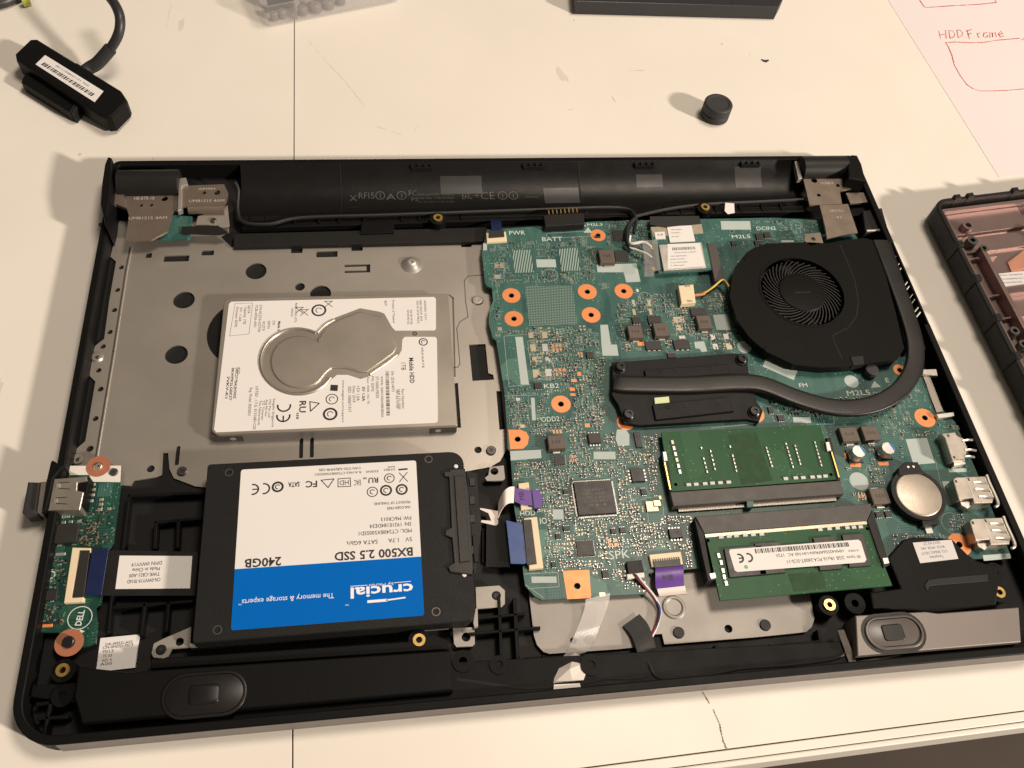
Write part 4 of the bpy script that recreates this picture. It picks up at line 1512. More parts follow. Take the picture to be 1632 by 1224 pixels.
swarm([(1345, 760), (1430, 750), (1430, 860), (1395, 860)], 72, (0.25, 0.2, 0.35, 0.2))
swarm([(1430, 830), (1550, 810), (1560, 880), (1440, 860)], 58, (0.15, 0.15, 0.35, 0.35))
swarm([(1180, 400), (1220, 380), (1180, 470), (1160, 470)], 14)
swarm([(820, 740), (870, 735), (870, 900), (830, 900)], 58, (0.15, 0.15, 0.5, 0.2))
body.build('ceramic_capacitors', 'ceramic', mbd, kind='stuff', flatshade=True)
dark.build('chip_resistors', 'chip_black', mbd, kind='stuff', flatshade=True)
term.build('solder_ends', 'solder', mbd, kind='stuff', flatshade=True)
pads.build('bare_pads', 'gold', mbd, kind='stuff', flatshade=True)
silk.build('component_print', 'silk_grey', mbd, kind='stuff', flatshade=True)
# bigger bare pads and copper arrays
for x0, y0, x1, y1 in ((842, 530, 850, 539), (864, 529, 872, 539), (845, 549, 854, 560), (864, 548, 873, 560), (848, 569, 855, 578), (869, 569, 877, 577), (849, 589, 859, 601), (869, 588, 879, 600),
                       (1132, 533, 1140, 542), (1153, 532, 1161, 541), (1136, 548, 1144, 557), (1157, 547, 1166, 557), (1305 - 298, 478, 1012, 488), (1032, 478, 1037, 488), (1008, 493, 1013, 502), (1034, 492, 1039, 502), (1073, 505, 1090, 514), (1077, 518, 1087, 527), (1082, 535, 1092, 540),
                       (822, 634, 829, 639), (829, 677, 836, 682), (788, 420, 802, 427), (788, 438, 798, 444), (793, 522, 800, 527), (1050, 790, 1054, 796), (955, 944, 965, 951)):
    cx, cy, w, d = pbox(x0, y0, x1, y1, BZ)
    MB().box(cx, cy, w, d, BZ, BZ + 0.15, 0, 0.04).build('solder_pad', 'gold' if R.random() < 0.5 else 'solder', mbd)
for x0, y0, x1, y1, nx, ny in ((879, 548, 896, 560, 3, 2), (884, 586, 902, 600, 3, 2), (920, 561, 929, 570, 2, 2), (968, 858, 986, 872, 2, 2), (880, 684, 896, 692, 3, 1), (1366, 785, 1382, 795, 3, 1), (907, 725, 919, 737, 3, 2)):
    cx, cy, w, d = pbox(x0, y0, x1, y1, BZ)
    for i in range(nx):
        for j in range(ny):
            MB().box(cx + w * ((i + .5) / nx - .5), cy + d * ((j + .5) / ny - .5), w / nx * .72, d / ny * .78, BZ, BZ + 0.15, 0, 0.03).build('thermal_pad', 'thermal_copper', mbd)

# ================================================================== COIN CELL
cell = thing('coin_cell', 'round silver coin cell battery in its black holder on the board', 'battery', (cc[0], cc[1], BZ + 0.9))
MB().lathe(cc[0], cc[1], [(10.0, BZ + 0.95), (10.0, CZ - 0.5), (9.6, CZ - 0.15), (9.1, CZ), (0.1, CZ)], 48).build('can', 'cell_steel', cell)

# ================================================================== COOLER: fan, heat pipe, heat sink
fan = thing('cooling_fan', 'round black blower fan beside the hinge with heat pipe wrapped around', 'fan', (*P(1280, 465, 14), 14.25))
FZ = 19.5
fo = [(1167, 440), (1172, 425), (1190, 402), (1205, 393), (1222, 388), (1290, 386), (1318, 388), (1376, 379), (1392, 383), (1412, 440), (1428, 500), (1441, 555), (1430, 573), (1351, 584), (1310, 586), (1265, 581), (1220, 560), (1194, 537), (1174, 509), (1163, 473)]
fh = P(1279, 464, FZ)
FR = 20.4
q = PL(fo, FZ)
MB().prism(q, FZ - 0.6, FZ, 0, [circ(fh[0], fh[1], FR, 56)]).build('cover', 'fan_black', fan)
qi = inset(ccw(q), 0.5)
MB().prism(qi, 14.3, FZ - 0.65, 0, [inset(qi, 1.2)]).build('side_wall', 'fan_black', fan)
MB().prism(qi, 14.25, 14.9).build('floor_disc', 'black_floor', fan)
MB().ring(fh[0], fh[1], FR + 0.9, FR - 0.05, FZ - 0.1, FZ + 0.22, 56).build('inlet_lip', 'fan_black', fan)
HR = 11.6
hub = MB().lathe(fh[0], fh[1], [(HR, 15.0), (HR, FZ - 1.0), (HR - 0.6, FZ - 0.45), (HR - 1.4, FZ - 0.3), (0.1, FZ - 0.25)], 44).build('hub', 'fan_black', fan)
nb = 41
for i in range(nb):
    a = 2 * math.pi * i / nb
    mb = MB()
    pts = []
    for t in (0, 0.25, 0.5, 0.75, 1.0):
        r = HR - 0.2 + (FR - 0.8 - HR) * t
        aa = a - 0.62 * t ** 0.9
        pts.append(Vector((fh[0] + r * math.cos(aa), fh[1] + r * math.sin(aa), 17.3)))
    b0 = 0
    for k, p_ in enumerate(pts):
        t_ = (pts[min(k + 1, 4)] - pts[max(k - 1, 0)]).normalized()
        n_ = Vector((-t_.y, t_.x, 0)) * 0.22
        zt = FZ - 0.9
        mb.v += [tuple(p_ + n_ + Vector((0, 0, -2))), tuple(p_ - n_ + Vector((0, 0, -2))), (p_.x - n_.x + t_.y * 0.35, p_.y - n_.y - t_.x * 0.35, zt), (p_.x + n_.x + t_.y * 0.35, p_.y + n_.y - t_.x * 0.35, zt)]
    for k in range(4):
        for j in range(4):
            j2 = (j + 1) % 4
            mb.face((k * 4 + j, k * 4 + j2, k * 4 + 4 + j2, k * 4 + 4 + j))
    mb.face((3, 2, 1, 0)); mb.face((16, 17, 18, 19))
    mb.build('blade', 'blade_black', fan)
g = MB()
g.stroke(PL([(1339, 390), (1362, 445), (1368, 480), (1365, 505), (1352, 522), (1327, 535), (1330, 545), (1342, 572)], FZ), 0.45, FZ + 0.03)
g.build('cover_seam', 'black_floor', fan)
ft = MB()
c = P(1279, 466, FZ - 0.2)
ft.text('DC BRUSHLESS FAN', c[0], c[1], 8, 0.6, FZ - 0.2)
ft.build('hub_print', 'ink_dim', fan)
for x, y in ((1190, 413), (1222, 557), (1365, 577)):
    c = P(x, y, FZ - 0.5)
    MB().box(c[0], c[1], 3.4, 2.2, FZ - 3, FZ + 0.3, 0.5, 0.3).build('clip', 'fan_black', fan)
c = P(1389, 590, 16)
MB().cyl(c[0], c[1], 3.2, BZ + 0.1, 17.0, 18, 0.5).build('mount_foot', 'rubber', fan)
MB().prism(PL([(1355, 568), (1376, 566), (1378, 580), (1360, 582)], FZ + 0.4), FZ - 3, FZ + 0.4, 0.3).build('clip', 'charcoal_plastic', fan)
# fin stack beside the fan
fs = MB().prism(PL([(1395, 386), (1420, 384), (1476, 556), (1446, 560), (1415, 440)], 18), 9, 18.0, 0.4).build('fin_stack', 'heat_black', fan)
for i in range(16):
    t = i / 15
    a_, b_ = P(1400 + 50 * t, 392 + 160 * t, 18.1), P(1420 + 53 * t, 388 + 160 * t, 18.1)
    MB().prism(MB._seg(a_[0], a_[1], b_[0], b_[1], 0.3), 17.9, 18.25).build('fin', 'heat_black', fan)

sink = thing('heat_sink', 'flat black heat sink plate with a curved black heat pipe', 'heat sink', (*P(1090, 620, BZ), BZ))
HZ = BZ + 3.0
MB().prism(PL([(976, 577), (1010, 575), (1170, 563), (1190, 566), (1193, 590), (1206, 640), (1216, 655), (1210, 672), (1190, 668), (1020, 678), (994, 674), (985, 645), (975, 630)], HZ), BZ + 0.9, HZ, 0.3).build('cold_plate', 'heat_black', sink)
MB().prism(PL([(1027, 590), (1160, 580), (1164, 596), (1030, 605)], HZ + 1.2), HZ, HZ + 1.2, 0.3).build('spring_bar', 'heat_black', sink)
MB().prism(PL([(1040, 645), (1160, 632), (1170, 655), (1045, 669)], HZ + 1.2), HZ, HZ + 1.2, 0.3).build('spring_bar', 'heat_black', sink)
for x, y in ((1052, 592), (1078, 590), (1133, 586), (1065, 649), (1092, 647), (1147, 643)):
    c = P(x, y, HZ + 1.2)
    MB().ring(c[0], c[1], 0.95, 0.5, HZ + 1.1, HZ + 1.45, 14).build('rivet', 'black_floor' if x < 1070 else 'charcoal_plastic', sink)
pth = [(978, 611, HZ + 0.2), (1000, 613, HZ + 0.8), (1090, 614, HZ + 0.9), (1170, 610, HZ + 1.2), (1215, 613, HZ + 1.8), (1270, 634, HZ + 2.2), (1320, 648, HZ + 2.2), (1365, 650, HZ + 2.2), (1405, 640, HZ + 2.2), (1438, 617, HZ + 2.2), (1456, 585, HZ + 2.2), (1458, 550, HZ + 2.4), (1448, 510, HZ + 2.6), (1425, 445, HZ + 2.8), (1402, 385, HZ + 2.8)]
MB().tube([(*P(x, y, z), z) for x, y, z in pth], 4.1, 24, 3.1, 8).build('heat_pipe', 'pipe_black', sink, sharp=38)
MB().prism(PL([(1043, 634), (1066, 632), (1067, 641), (1044, 643)], HZ + 1.3), HZ, HZ + 1.3).build('lime_sticker', 'sticker_lime', sink)
for x, y in ((990, 583), (1184, 570), (1003, 659), (1204, 654)):
    z1 = HZ + 2.2
    c = P(x, y, z1)
    o = MB().lathe(c[0], c[1], [(3.0, BZ + 0.2), (3.0, HZ + 0.6), (2.4, HZ + 0.8), (2.4, z1 - 0.3), (2.0, z1), (1.0, z1), (0.8, z1 - 0.6), (0.05, z1 - 0.6)], 22).build('captive_screw', 'black_gloss', sink)
for s in (-1, 1):
    pass

# fan lead
lead = thing('fan_lead', 'thin black and yellow fan wires running to the cream plug', 'wire', (*P(1130, 462, BZ), BZ))
MB().tube([(*P(1108, 467, 15), 15), (*P(1124, 464, 15), 15), (*P(1138, 455, 16), 16), (*P(1150, 448, 17), 17), (*P(1162, 462, 17), 17), (*P(1166, 480, 17), 17)], 0.55, 7).build('black_wire', 'wire_black', lead)
MB().tube([(*P(1108, 470, 15), 15), (*P(1122, 467, 15), 15), (*P(1136, 458, 16.4), 16.4), (*P(1152, 446, 17.5), 17.5), (*P(1162, 457, 17.6), 17.6)], 0.5, 7).build('yellow_wire', 'wire_yellow', lead)
MB().tube([(*P(1168, 474, 18.5), 18.5), (*P(1176, 490, 18.5), 18.5), (*P(1177, 502, 18), 18)], 0.5, 7).build('yellow_wire', 'wire_yellow', lead)
MB().tube([(*P(1106, 471, 15), 15), (*P(1116, 470, 15.2), 15.2), (*P(1124, 468, 15.4), 15.4)], 0.6, 7).build('orange_wire', 'wire_orange', lead)

# ================================================================== MEMORY MODULES
def module(name, label, quad, z, holesz):
    q = PL(quad, z)
    cx = sum(p[0] for p in q) / 4; cy = sum(p[1] for p in q) / 4
    t = thing(name, label, 'memory module', (cx, cy, z - 1.1), 'laptop memory modules')
    MB().prism(q, z - 1.1, z, 0.0, [circ(*P(x, y, z), 0.75, 12) for x, y in holesz]).build('circuit_board', 'pcb_ram', t)
    return t


R1 = S1 - 0.6
mem1 = module('memory_module', 'green memory module showing its bare side without a label', z1020([(155, 130), (1300, 78), (1432, 472), (217, 560)]), R1, z1020([(258, 508), (1380, 436)]))
mz = R1
md = MB()
for pts, nn in (([(228, 185), (292, 440)], 6), ([(440, 235), (445, 262)], 1), ([(455, 310), (488, 435)], 4), ([(505, 255), (543, 415)], 5), ([(648, 225), (652, 252)], 1), ([(665, 290), (698, 425)], 5),
                ([(908, 235), (955, 390)], 6), ([(1050, 205), (1107, 398)], 7), ([(1115, 220), (1160, 375)], 6), ([(1258, 195), (1312, 385)], 7)):
    (x0, y0), (x1, y1) = pts
    for i in range(nn):
        t = (i + 0.5) / nn
        x, y = z1020([(x0 + (x1 - x0) * t, y0 + (y1 - y0) * t)])[0]
        c = P(x, y, mz)
        big = nn == 6 and x0 == 228
        MB().box(c[0], c[1], 1.15 if big else 0.6, 1.9 if big else 1.15, mz, mz + 0.5, 0, 0.06).build('resistor', 'solder' if (i + nn) % 3 else 'gold', mem1)
for i, (x, y) in enumerate(((350, 512), (403, 509), (468, 505), (521, 501), (578, 498), (638, 494), (1050, 468), (1122, 463), (1176, 461), (1243, 457), (1291, 454), (1336, 450))):
    c = P(*z1020([(x, y)])[0], mz)
    MB().box(c[0], c[1], 2.0, 1.25, mz, mz + 0.6, 0, 0.08).build('capacitor', 'label_grey', mem1)
MDEF['ram_mottle'] = ((0.030, 0.070, 0.032), 0.5, 0, 0.35, 300, 0.0, 0.12)  # mottled darker green of the module boards
MB().prism(PL(z1020([(635, 150), (840, 130), (960, 480), (735, 512)]), mz), mz - 0.02, mz + 0.04).build('printed_zone', 'ram_mottle', mem1)
mg = MB()
c = P(*z1020([(555, 150)])[0], mz)
R2 = S2 - 0.9
mem2 = module('memory_module', 'green memory module with a white barcode label over black chips', [(1123, 850), (1381, 829), (1422, 933), (1148, 957)], R2, z1020([(490, 912)]) + zoom(1200, 780, 250 / 1632)([(1190, 408)]))
mz = R2
z12b = zoom(1200, 780, 250 / 1632)
a, b = PL([(1123, 850), (1381, 829)], mz)
MB().prism(MB._seg(a[0] + 0.5, a[1] - 0.9, b[0] - 0.5, b[1] - 0.9, 1.7), mz - 0.02, mz + 0.06).build('gold_contacts', 'gold', mem2)
for q in ([(1154, 874), (1214, 869), (1222, 915), (1163, 920)], [(1203, 866), (1242, 863), (1252, 912), (1212, 916)], [(1296, 857), (1330, 854), (1343, 906), (1307, 909)], [(1342, 852), (1376, 850), (1389, 901), (1354, 904)]):
    MB().prism(PL(q, mz + 1.0), mz, mz + 1.0, 0.12).build('chip', 'chip_black', mem2)
LZ = mz + 1.12
lq = [(1163.4, 875.5), (1368, 860), (1372, 863), (1381, 892), (1378, 896), (1175, 911.5), (1171, 909), (1162, 879)]
lab = MB().prism(PL(lq, LZ), LZ - 0.1, LZ).build('label', 'paper_white', mem2)
la = MB()


def lp(u, v):
    """label space: u along the label left to right, v top to bottom"""
    x = (1163 + (1369 - 1163) * u) * (1 - v) + (1172 + (1380 - 1172) * u) * v
    y = (875.5 + (860 - 875.5) * u) * (1 - v) + (911.5 + (896 - 911.5) * u) * v
    return P(x, y, LZ)


la_ang = math.atan2(lp(1, .5)[1] - lp(0, .5)[1], lp(1, .5)[0] - lp(0, .5)[0])
LWm = math.dist(lp(0, .5), lp(1, .5)); LHm = math.dist(lp(.5, 0), lp(.5, 1))
la.bars(*lp(0.56, 0.17), LWm * 0.74, LHm * 0.20, LZ + 0.03, la_ang, 95)
la.text('HMA425S6AFR6N-UH N0 AC  1725', *lp(0.60, 0.43), LWm * 0.52, LHm * 0.13, LZ + 0.03, la_ang + math.pi)
la.text('2GB 1Rx16 PC4-2400T-SC0-11', *lp(0.63, 0.73), LWm * 0.44, LHm * 0.15, LZ + 0.03, la_ang + math.pi)
la.text('KOREA', *lp(0.93, 0.46), LWm * 0.08, LHm * 0.08, LZ + 0.03, la_ang + math.pi)
la.text('SK hynix', *lp(0.92, 0.74), LWm * 0.11, LHm * 0.12, LZ + 0.03, la_ang + math.pi)
for u, e in ((0.125, 0), (0.055, 1)):
    c = lp(u, 0.42)
    la.arc(c[0], c[1], LHm * 0.17, LHm * 0.075, -105, 105, LZ + 0.03)
    if e:
        la.sheet(MB._seg(c[0], c[1], c[0] + LHm * 0.15, c[1], LHm * 0.06), LZ + 0.03)
la.build('printed_text', 'ink_black', lab)
c = lp(0.09, 0.82)
MB().sheet(circ(c[0], c[1], 0.9, 5), LZ + 0.03).build('green_mark', 'ink_green', lab)
for pts in ([(583, 890), (640, 885), (692, 881), (757, 876), (815, 873), (876, 869)],):
    for x, y in pts:
        c = P(*z1020([(x, y)])[0], mz)
        MB().box(c[0], c[1], 2.0, 1.2, mz, mz + 0.6, 0, 0.08).build('capacitor', 'label_grey', mem2)
for x, y in ((695, 420), (790, 412), (875, 405), (977, 402), (1045, 397), (1115, 393)):
    c = P(*z12b([(x, y)])[0], mz)
    MB().box(c[0], c[1], 1.9, 1.2, mz, mz + 0.6, 0, 0.08).build('capacitor', 'label_grey', mem2)
for x, y in ((1145, 886), (1149, 897), (1152, 910), (1154, 920), (1157, 930)):
    c = P(x, y, mz)
    MB().box(c[0], c[1], 1.1, 1.9, mz, mz + 0.5, 0, 0.06).build('resistor', 'solder', mem2)
MB().prism(PL([(1256, 915), (1310, 911), (1318, 938), (1265, 943)], mz), mz - 0.02, mz + 0.04).build('printed_zone', 'ram_mottle', mem2)

# ================================================================== WIRELESS CARD
wz = BZ + 3.0
wc = thing('wireless_card', 'small wireless card with white labels in its slot near the hinge wall', 'wireless card', (*P(1085, 400, BZ), BZ))
MB().prism(PL([(1036, 364), (1119, 358), (1138, 430), (1050, 436)], wz), wz - 1.0, wz, 0).build('circuit_board', 'pcb_teal', wc)
MB().prism(PL([(1037, 362), (1118, 357), (1121, 372), (1041, 377)], wz + 0.1), wz, wz + 0.12).build('gold_edge', 'gold', wc)
MB().prism(PL([(1050, 390), (1118, 386), (1126, 427), (1058, 431)], wz + 1.4), wz, wz + 1.4, 0.15).build('shield', 'bright_steel', wc)
lb = MB().prism(PL([(1064, 389), (1115, 387), (1124, 424), (1064, 428)], wz + 1.5), wz + 1.4, wz + 1.5).build('label', 'paper_white', wc)
lt = MB()
c = P(1090, 396, wz + 1.5)
lt.bars(c[0], c[1], 12.0, 1.8, wz + 1.53, 0.03, 36)
for s, x, y, w in (('Wireless Module 3165NGW', 1092, 402, 42), ('WFM: E8B1FC04A201', 1082, 408, 30), ('MODEL 3165NGW', 1080, 413, 28), ('FCC ID: PD93165NG', 1082, 418, 32), ('IC: 1000M-3165NG', 1080, 423, 26)):
    c = P(x, y, wz + 1.5)
    lt.text(s, c[0], c[1], w * 0.27, 0.7, wz + 1.53, 0.03)
lt.build('printed_text', 'ink_grey', lb)
lb2 = MB().prism(PL([(1063, 361), (1102, 359), (1108, 384), (1068, 386)], wz + 0.5), wz, wz + 0.5).build('label', 'paper_white', wc)
lt = MB()
for s, x, y, w in (('DP/N 0MHK36', 1078, 366, 20), ('CN-0MHK36', 1077, 371, 18), ('703-A00', 1076, 377, 14)):
    c = P(x, y, wz + 0.5)
    lt.text(s, c[0], c[1], w * 0.27, 0.75, wz + 0.53, 0.03)
lt.build('printed_text', 'ink_grey', lb2)
lb3 = MB().prism(PL([(1043, 370), (1059, 369), (1061, 380), (1045, 381)], wz + 0.5), wz, wz + 0.5).build('label', 'paper_white', wc)
c = P(1052, 374, wz + 0.5)
MB().text('A.B', c[0], c[1], 3.0, 1.3, wz + 0.53, 0.03).build('printed_text', 'ink_black', lb3)
MB().prism(PL([(1036, 345), (1114, 344), (1117, 356), (1062, 362), (1036, 358)], wz + 0.6), wz + 0.3, wz + 0.6).build('black_tape', 'black_tape', wc)
ant = thing('antenna_clip', 'clear plastic clip holding white antenna leads beside the wireless card', 'clip', (*P(1037, 410, BZ + 1), BZ + 1))
MB().prism(PL([(1024, 383), (1048, 381), (1053, 428), (1043, 431), (1042, 439), (1027, 439), (1027, 420)], wz + 2.2), wz + 1.2, wz + 2.2, 0.3).build('clip_body', 'clear_plastic', ant)
for x, y in ((1039, 394), (1038, 411), (1041, 427)):
    c = P(x, y, wz + 1.2)
    MB().cyl(c[0], c[1], 1.1, wz, wz + 1.2, 14, 0.2).build('antenna_plug', 'brass' if y != 411 else 'chip_black', ant)
MB().tube([(*P(1004, 376, 16), 16), (*P(1003, 386, 16.5), 16.5), (*P(1010, 388, 17), 17), (*P(1026, 386, 17.5), 17.5), (*P(1038, 394, 17.5), 17.5)], 0.75, 8).build('white_lead', 'wire_white', ant)
MB().tube([(*P(1000, 370, 15.5), 15.5), (*P(1002, 392, 16), 16), (*P(1014, 398, 16.5), 16.5), (*P(1030, 404, 17), 17), (*P(1039, 411, 17), 17)], 0.55, 8).build('grey_lead', 'ribbon_white', ant)
MB().tube([(*P(1013, 348, 15), 15), (*P(1001, 362, 15.5), 15.5), (*P(1000, 385, 16), 16), (*P(1006, 396, 15.5), 15.5)], 1.3, 10).build('black_lead', 'wire_black', ant)

# ================================================================== HARD DRIVE
HT = 14.9
hx, hy, ha = 105.256, -115.213, -0.01173
PZ2 = PZ + 0.05


def Fr(x, y, a):
    c, s = math.cos(a), math.sin(a)
    return lambda u, v: (x + c * u - s * v, y + s * u + c * v)


hdd = thing('hard_drive', 'silver hard drive with white label and bare metal relief lying on the plate', 'hard drive', (hx, hy, PZ2))
MB().prism(rrect(hx, hy, 99.4, 69.0, 3.0, ha), PZ2 + 0.0, HT - 1.4).build('base_casting', 'drive_side', hdd)
MB().prism(rrect(hx, hy, 100.3, 69.85, (1.0, 3.5, 3.5, 1.0), ha), HT - 1.4, HT, 0.35).build('top_cover', 'drive_cover', hdd)
hf = Fr(hx, hy, ha)
for u0, u1 in ((-49.9, -38), (39, 49.9)):
    MB().prism([hf(u0, -34.95), hf(u1, -34.95), hf(u1, -30), hf(u0, -30)], PZ2, HT - 1.45).build('corner_block', 'drive_dark', hdd)
for u in (-42, 42):
    mb = MB()
    c = hf(u, -35.0)
    b0 = 0
    for k, r in ((0, 1.3), (1, 0.05)):
        for j in range(12):
            a = 2 * math.pi * j / 12
            mb.v.append((c[0] + r * math.cos(a), c[1] - 0.06, (PZ2 + HT - 1.45) / 2 + r * math.sin(a)))
    for j in range(12):
        mb.face((j, (j + 1) % 12, 12 + (j + 1) % 12, 12 + j))
    mb.build('screw_hole', 'bright_steel', hdd)
z3 = zoom(320, 450, 440 / 1632)
cut = [(1150, 285), (1130, 265), (1085, 185), (1060, 174), (940, 152), (800, 205), (735, 240)]
for i in range(25):
    a = math.radians(-59 - (326 - 59) * i / 24)
    cut.append((572 + 232 * math.cos(a), 469 + 201 * math.sin(a)))
cut += [(805, 547), (870, 547), (945, 572), (1010, 550), (1110, 480), (1165, 440), (1188, 400), (1191, 340), (1205, 322)]
lo = [(1380, 284), (1390, 275), (1390, 97), (1378, 86), (180, 114), (166, 128), (78, 870), (92, 886), (1390, 830), (1402, 818), (1396, 333), (1385, 322)]
hl = MB().prism(PL(z3(lo + cut[::-1]), HT + 0.08), HT - 0.05, HT + 0.08).build('label', 'paper_white', hdd)
# pressed relief of the cover: raised field inside a trough
rel = [(1105, 270), (1072, 200), (940, 172), (810, 222), (745, 262), (720, 290), (705, 322), (690, 330)]
for i in range(21):
    a = math.radians(-52 - (312 - 52) * i / 20)
    rel.append((585 + 172 * math.cos(a), 470 + 155 * math.sin(a)))
rel += [(740, 535), (775, 505), (860, 510), (930, 530), (985, 530), (1090, 455), (1140, 420), (1160, 380)]
MB().prism(PL(z3(rel), HT + 0.6), HT - 0.2, HT + 0.6, 0.5).build('raised_field', 'drive_cover', hdd, sharp=20)
rim_ = MB()
arc_pts = []
for i in range(25):
    a = math.radians(-62 - (330 - 62) * i / 24)
    x, y = z3([(576 + 222 * math.cos(a), 469 + 193 * math.sin(a))])[0]
    arc_pts.append((*P(x, y, HT + 0.1), HT + 0.05))
rim_.tube(arc_pts, 0.75, 8, k=2)
for pts in ([(690, 300), (740, 250), (790, 222)], [(770, 500), (860, 505), (925, 522)], [(1000, 545), (1100, 478), (1160, 430)]):
    rim_.tube([(*P(*z3([p])[0], HT + 0.1), HT + 0.15) for p in pts], 0.6, 8)
rim_.build('pressed_ridge', 'drive_cover', hdd, sharp=60)
c = P(*z3([(1265, 303)])[0], HT)
MB().ring(c[0], c[1], 1.1, 0.5, HT - 0.1, HT + 0.06, 14).build('cover_screw', 'drive_dark', hdd)
ht, hg, hk = MB(), MB(), MB()
HB = HT + 0.11
VA = ha - math.pi / 2          # lettering that reads downwards


def hword(mb, s, x, y, Lpx, cap, bold=False, ang=VA):
    """centre in the drive close-up; length along the reading direction in close-up px"""
    c = P(*z3([(x, y)])[0], HB)
    sc_ = 0.2696 * (0.335 if abs(ang - ha) > 0.5 else 0.272)
    mb.text(s, c[0], c[1], Lpx * sc_, cap, HB, ang, bold)


for s, x, y, L, cap, bo_ in (('Mobile HDD', 1247, 520, 145, 1.9, True), ('1TB', 1198, 497, 42, 1.9, False), ('SEAGATE', 1312, 445, 120, 0.9, False), ('Part Number:', 1196, 690, 110, 1.1, False), ('1RK172-500', 1172, 690, 110, 1.1, False),
                             ('SN: ZDE14P73', 1135, 585, 115, 1.1, False), ('WWN: 5000C500A9BB3B05A', 1072, 675, 225, 1.0, False), ('ST1000LM035', 1043, 620, 120, 1.2, False), ('FW: SDM2', 1016, 600, 85, 1.1, False),
                             ('Product of Thailand', 1140, 172, 140, 1.0, False), ('4EC9', 1093, 122, 32, 1.1, False), ('ADDRESS: 2.0.6.7', 1328, 165, 125, 0.9, False), ('24B0 GROUP: 2018', 1302, 165, 130, 0.9, False), ('05D16 2018 MRD2', 1284, 175, 140, 0.9, False), ('2018-W26', 1245, 205, 90, 0.9, False), ('WWN9D102', 1226, 205, 90, 0.9, False),
                             ('Made in', 463, 260, 60, 1.1, True), ('CN', 432, 238, 25, 1.1, False), ('DP/N', 402, 250, 45, 1.1, False), ('0CJT0', 372, 258, 55, 1.1, False), ('CN-0CJT0-SGT00', 350, 212, 165, 1.1, False), ('7CB-0026-A01', 326, 198, 135, 1.1, False),
                             ('SATA', 285, 160, 50, 1.1, False), ('Capacity: 1TB', 262, 195, 105, 1.1, False), ('5V: 1.0A', 235, 190, 85, 1.0, False), ('Firmware: SDM2', 212, 205, 120, 1.1, False), ('REM-STX-STL', 562, 180, 120, 0.9, False), ('HDDC6', 540, 178, 50, 0.9, False),
                             ('PSID:', 224, 525, 40, 1.0, False), ('D0C2T7E4UJHX0Z', 207, 595, 170, 1.0, True), ('9KWPK2LGEK3T', 182, 600, 180, 1.0, True), ('7VKV-K1', 157, 620, 120, 1.0, True),
                             ('LISTED - I.T.E. E131683-C02', 325, 740, 230, 1.1, False), ('Reg. Model: SRD0SD1', 292, 705, 150, 1.1, False), ('Seagate Singapore', 430, 770, 150, 0.9, False), ('HQ Pte. Ltd', 408, 745, 95, 0.9, False), ('Ang Mo Kio', 388, 742, 90, 0.9, False), ('TS Taiwan', 368, 755, 105, 0.9, False), ('The Netherlands', 348, 770, 130, 0.9, False),
                             ('www.seagate.com/support', 842, 700, 230, 0.9, False), ('+5V 1.0A', 930, 655, 85, 1.3, False), ('PN: 1RK172-500', 1160, 690, 100, 0.8, False), ('Date: 18286  Site: TK', 990, 640, 150, 0.8, False), ('Date: 2018', 906, 660, 90, 1.1, False), ('SSID: 1000671917', 880, 690, 140, 1.3, False), ('5V 1.0A', 962, 660, 80, 1.2, True)):
    hword(ht, s, x, y, L, cap, bo_)
# a boxed panel, symbols, CE and recycling marks
q = PL(z3([(203, 126), (307, 122), (285, 305), (170, 317), (203, 126)]), HB)
ht.stroke(q, 0.14, HB)
c = P(*z3([(1105, 655)])[0], HB)
ht.bars(c[0], c[1], 22, 1.5, HB, VA, 60)
for x, y, r, w in ((698, 165, 2.9, 0.85), (765, 778, 2.6, 0.9), (775, 690, 2.4, 0.4), (1315, 352, 1.8, 0.5)):
    c = P(*z3([(x, y)])[0], HB)
    ht.arc(c[0], c[1], r, w, 0, 360, HB, 24)
    ht.arc(c[0], c[1], r * 0.45, 0.35, 20, 250, HB, 12)
for x, y, e in ((492, 730, 0), (488, 790, 1)):
    c = P(*z3([(x, y)])[0], HB)
    ht.arc(c[0], c[1], 2.6, 0.7, 15, -195, HB, 16)
    if e:
        ht.sheet(MB._seg(c[0], c[1], c[0], c[1] - 2.4, 0.6), HB)
q = PL(z3([(645, 705), (700, 715), (648, 762), (645, 705)]), HB)
ht.stroke(q, 0.45, HB)
hword(ht, 'RU', 602, 735, 62, 2.6, True)
hword(ht, 'us', 575, 790, 34, 1.2, True)
q = PL(z3([(768, 605), (812, 607), (808, 643), (764, 640)]), HB)
ht.sheet(q, HB)
for x, y in ((755, 128), (582, 165), (612, 178)):
    c = P(*z3([(x, y)])[0], HB)
    for s in (-1, 1):
        ht.sheet(MB._seg(c[0] - 1.7, c[1] - 1.7 * s, c[0] + 1.7, c[1] + 1.7 * s, 0.28), HB)
    ht.stroke([(c[0] - 1.9, c[1] + 1.6), (c[0] + 1.9, c[1] + 1.6)], 0.3, HB)
ht.build('printed_text', 'ink_black', hl)

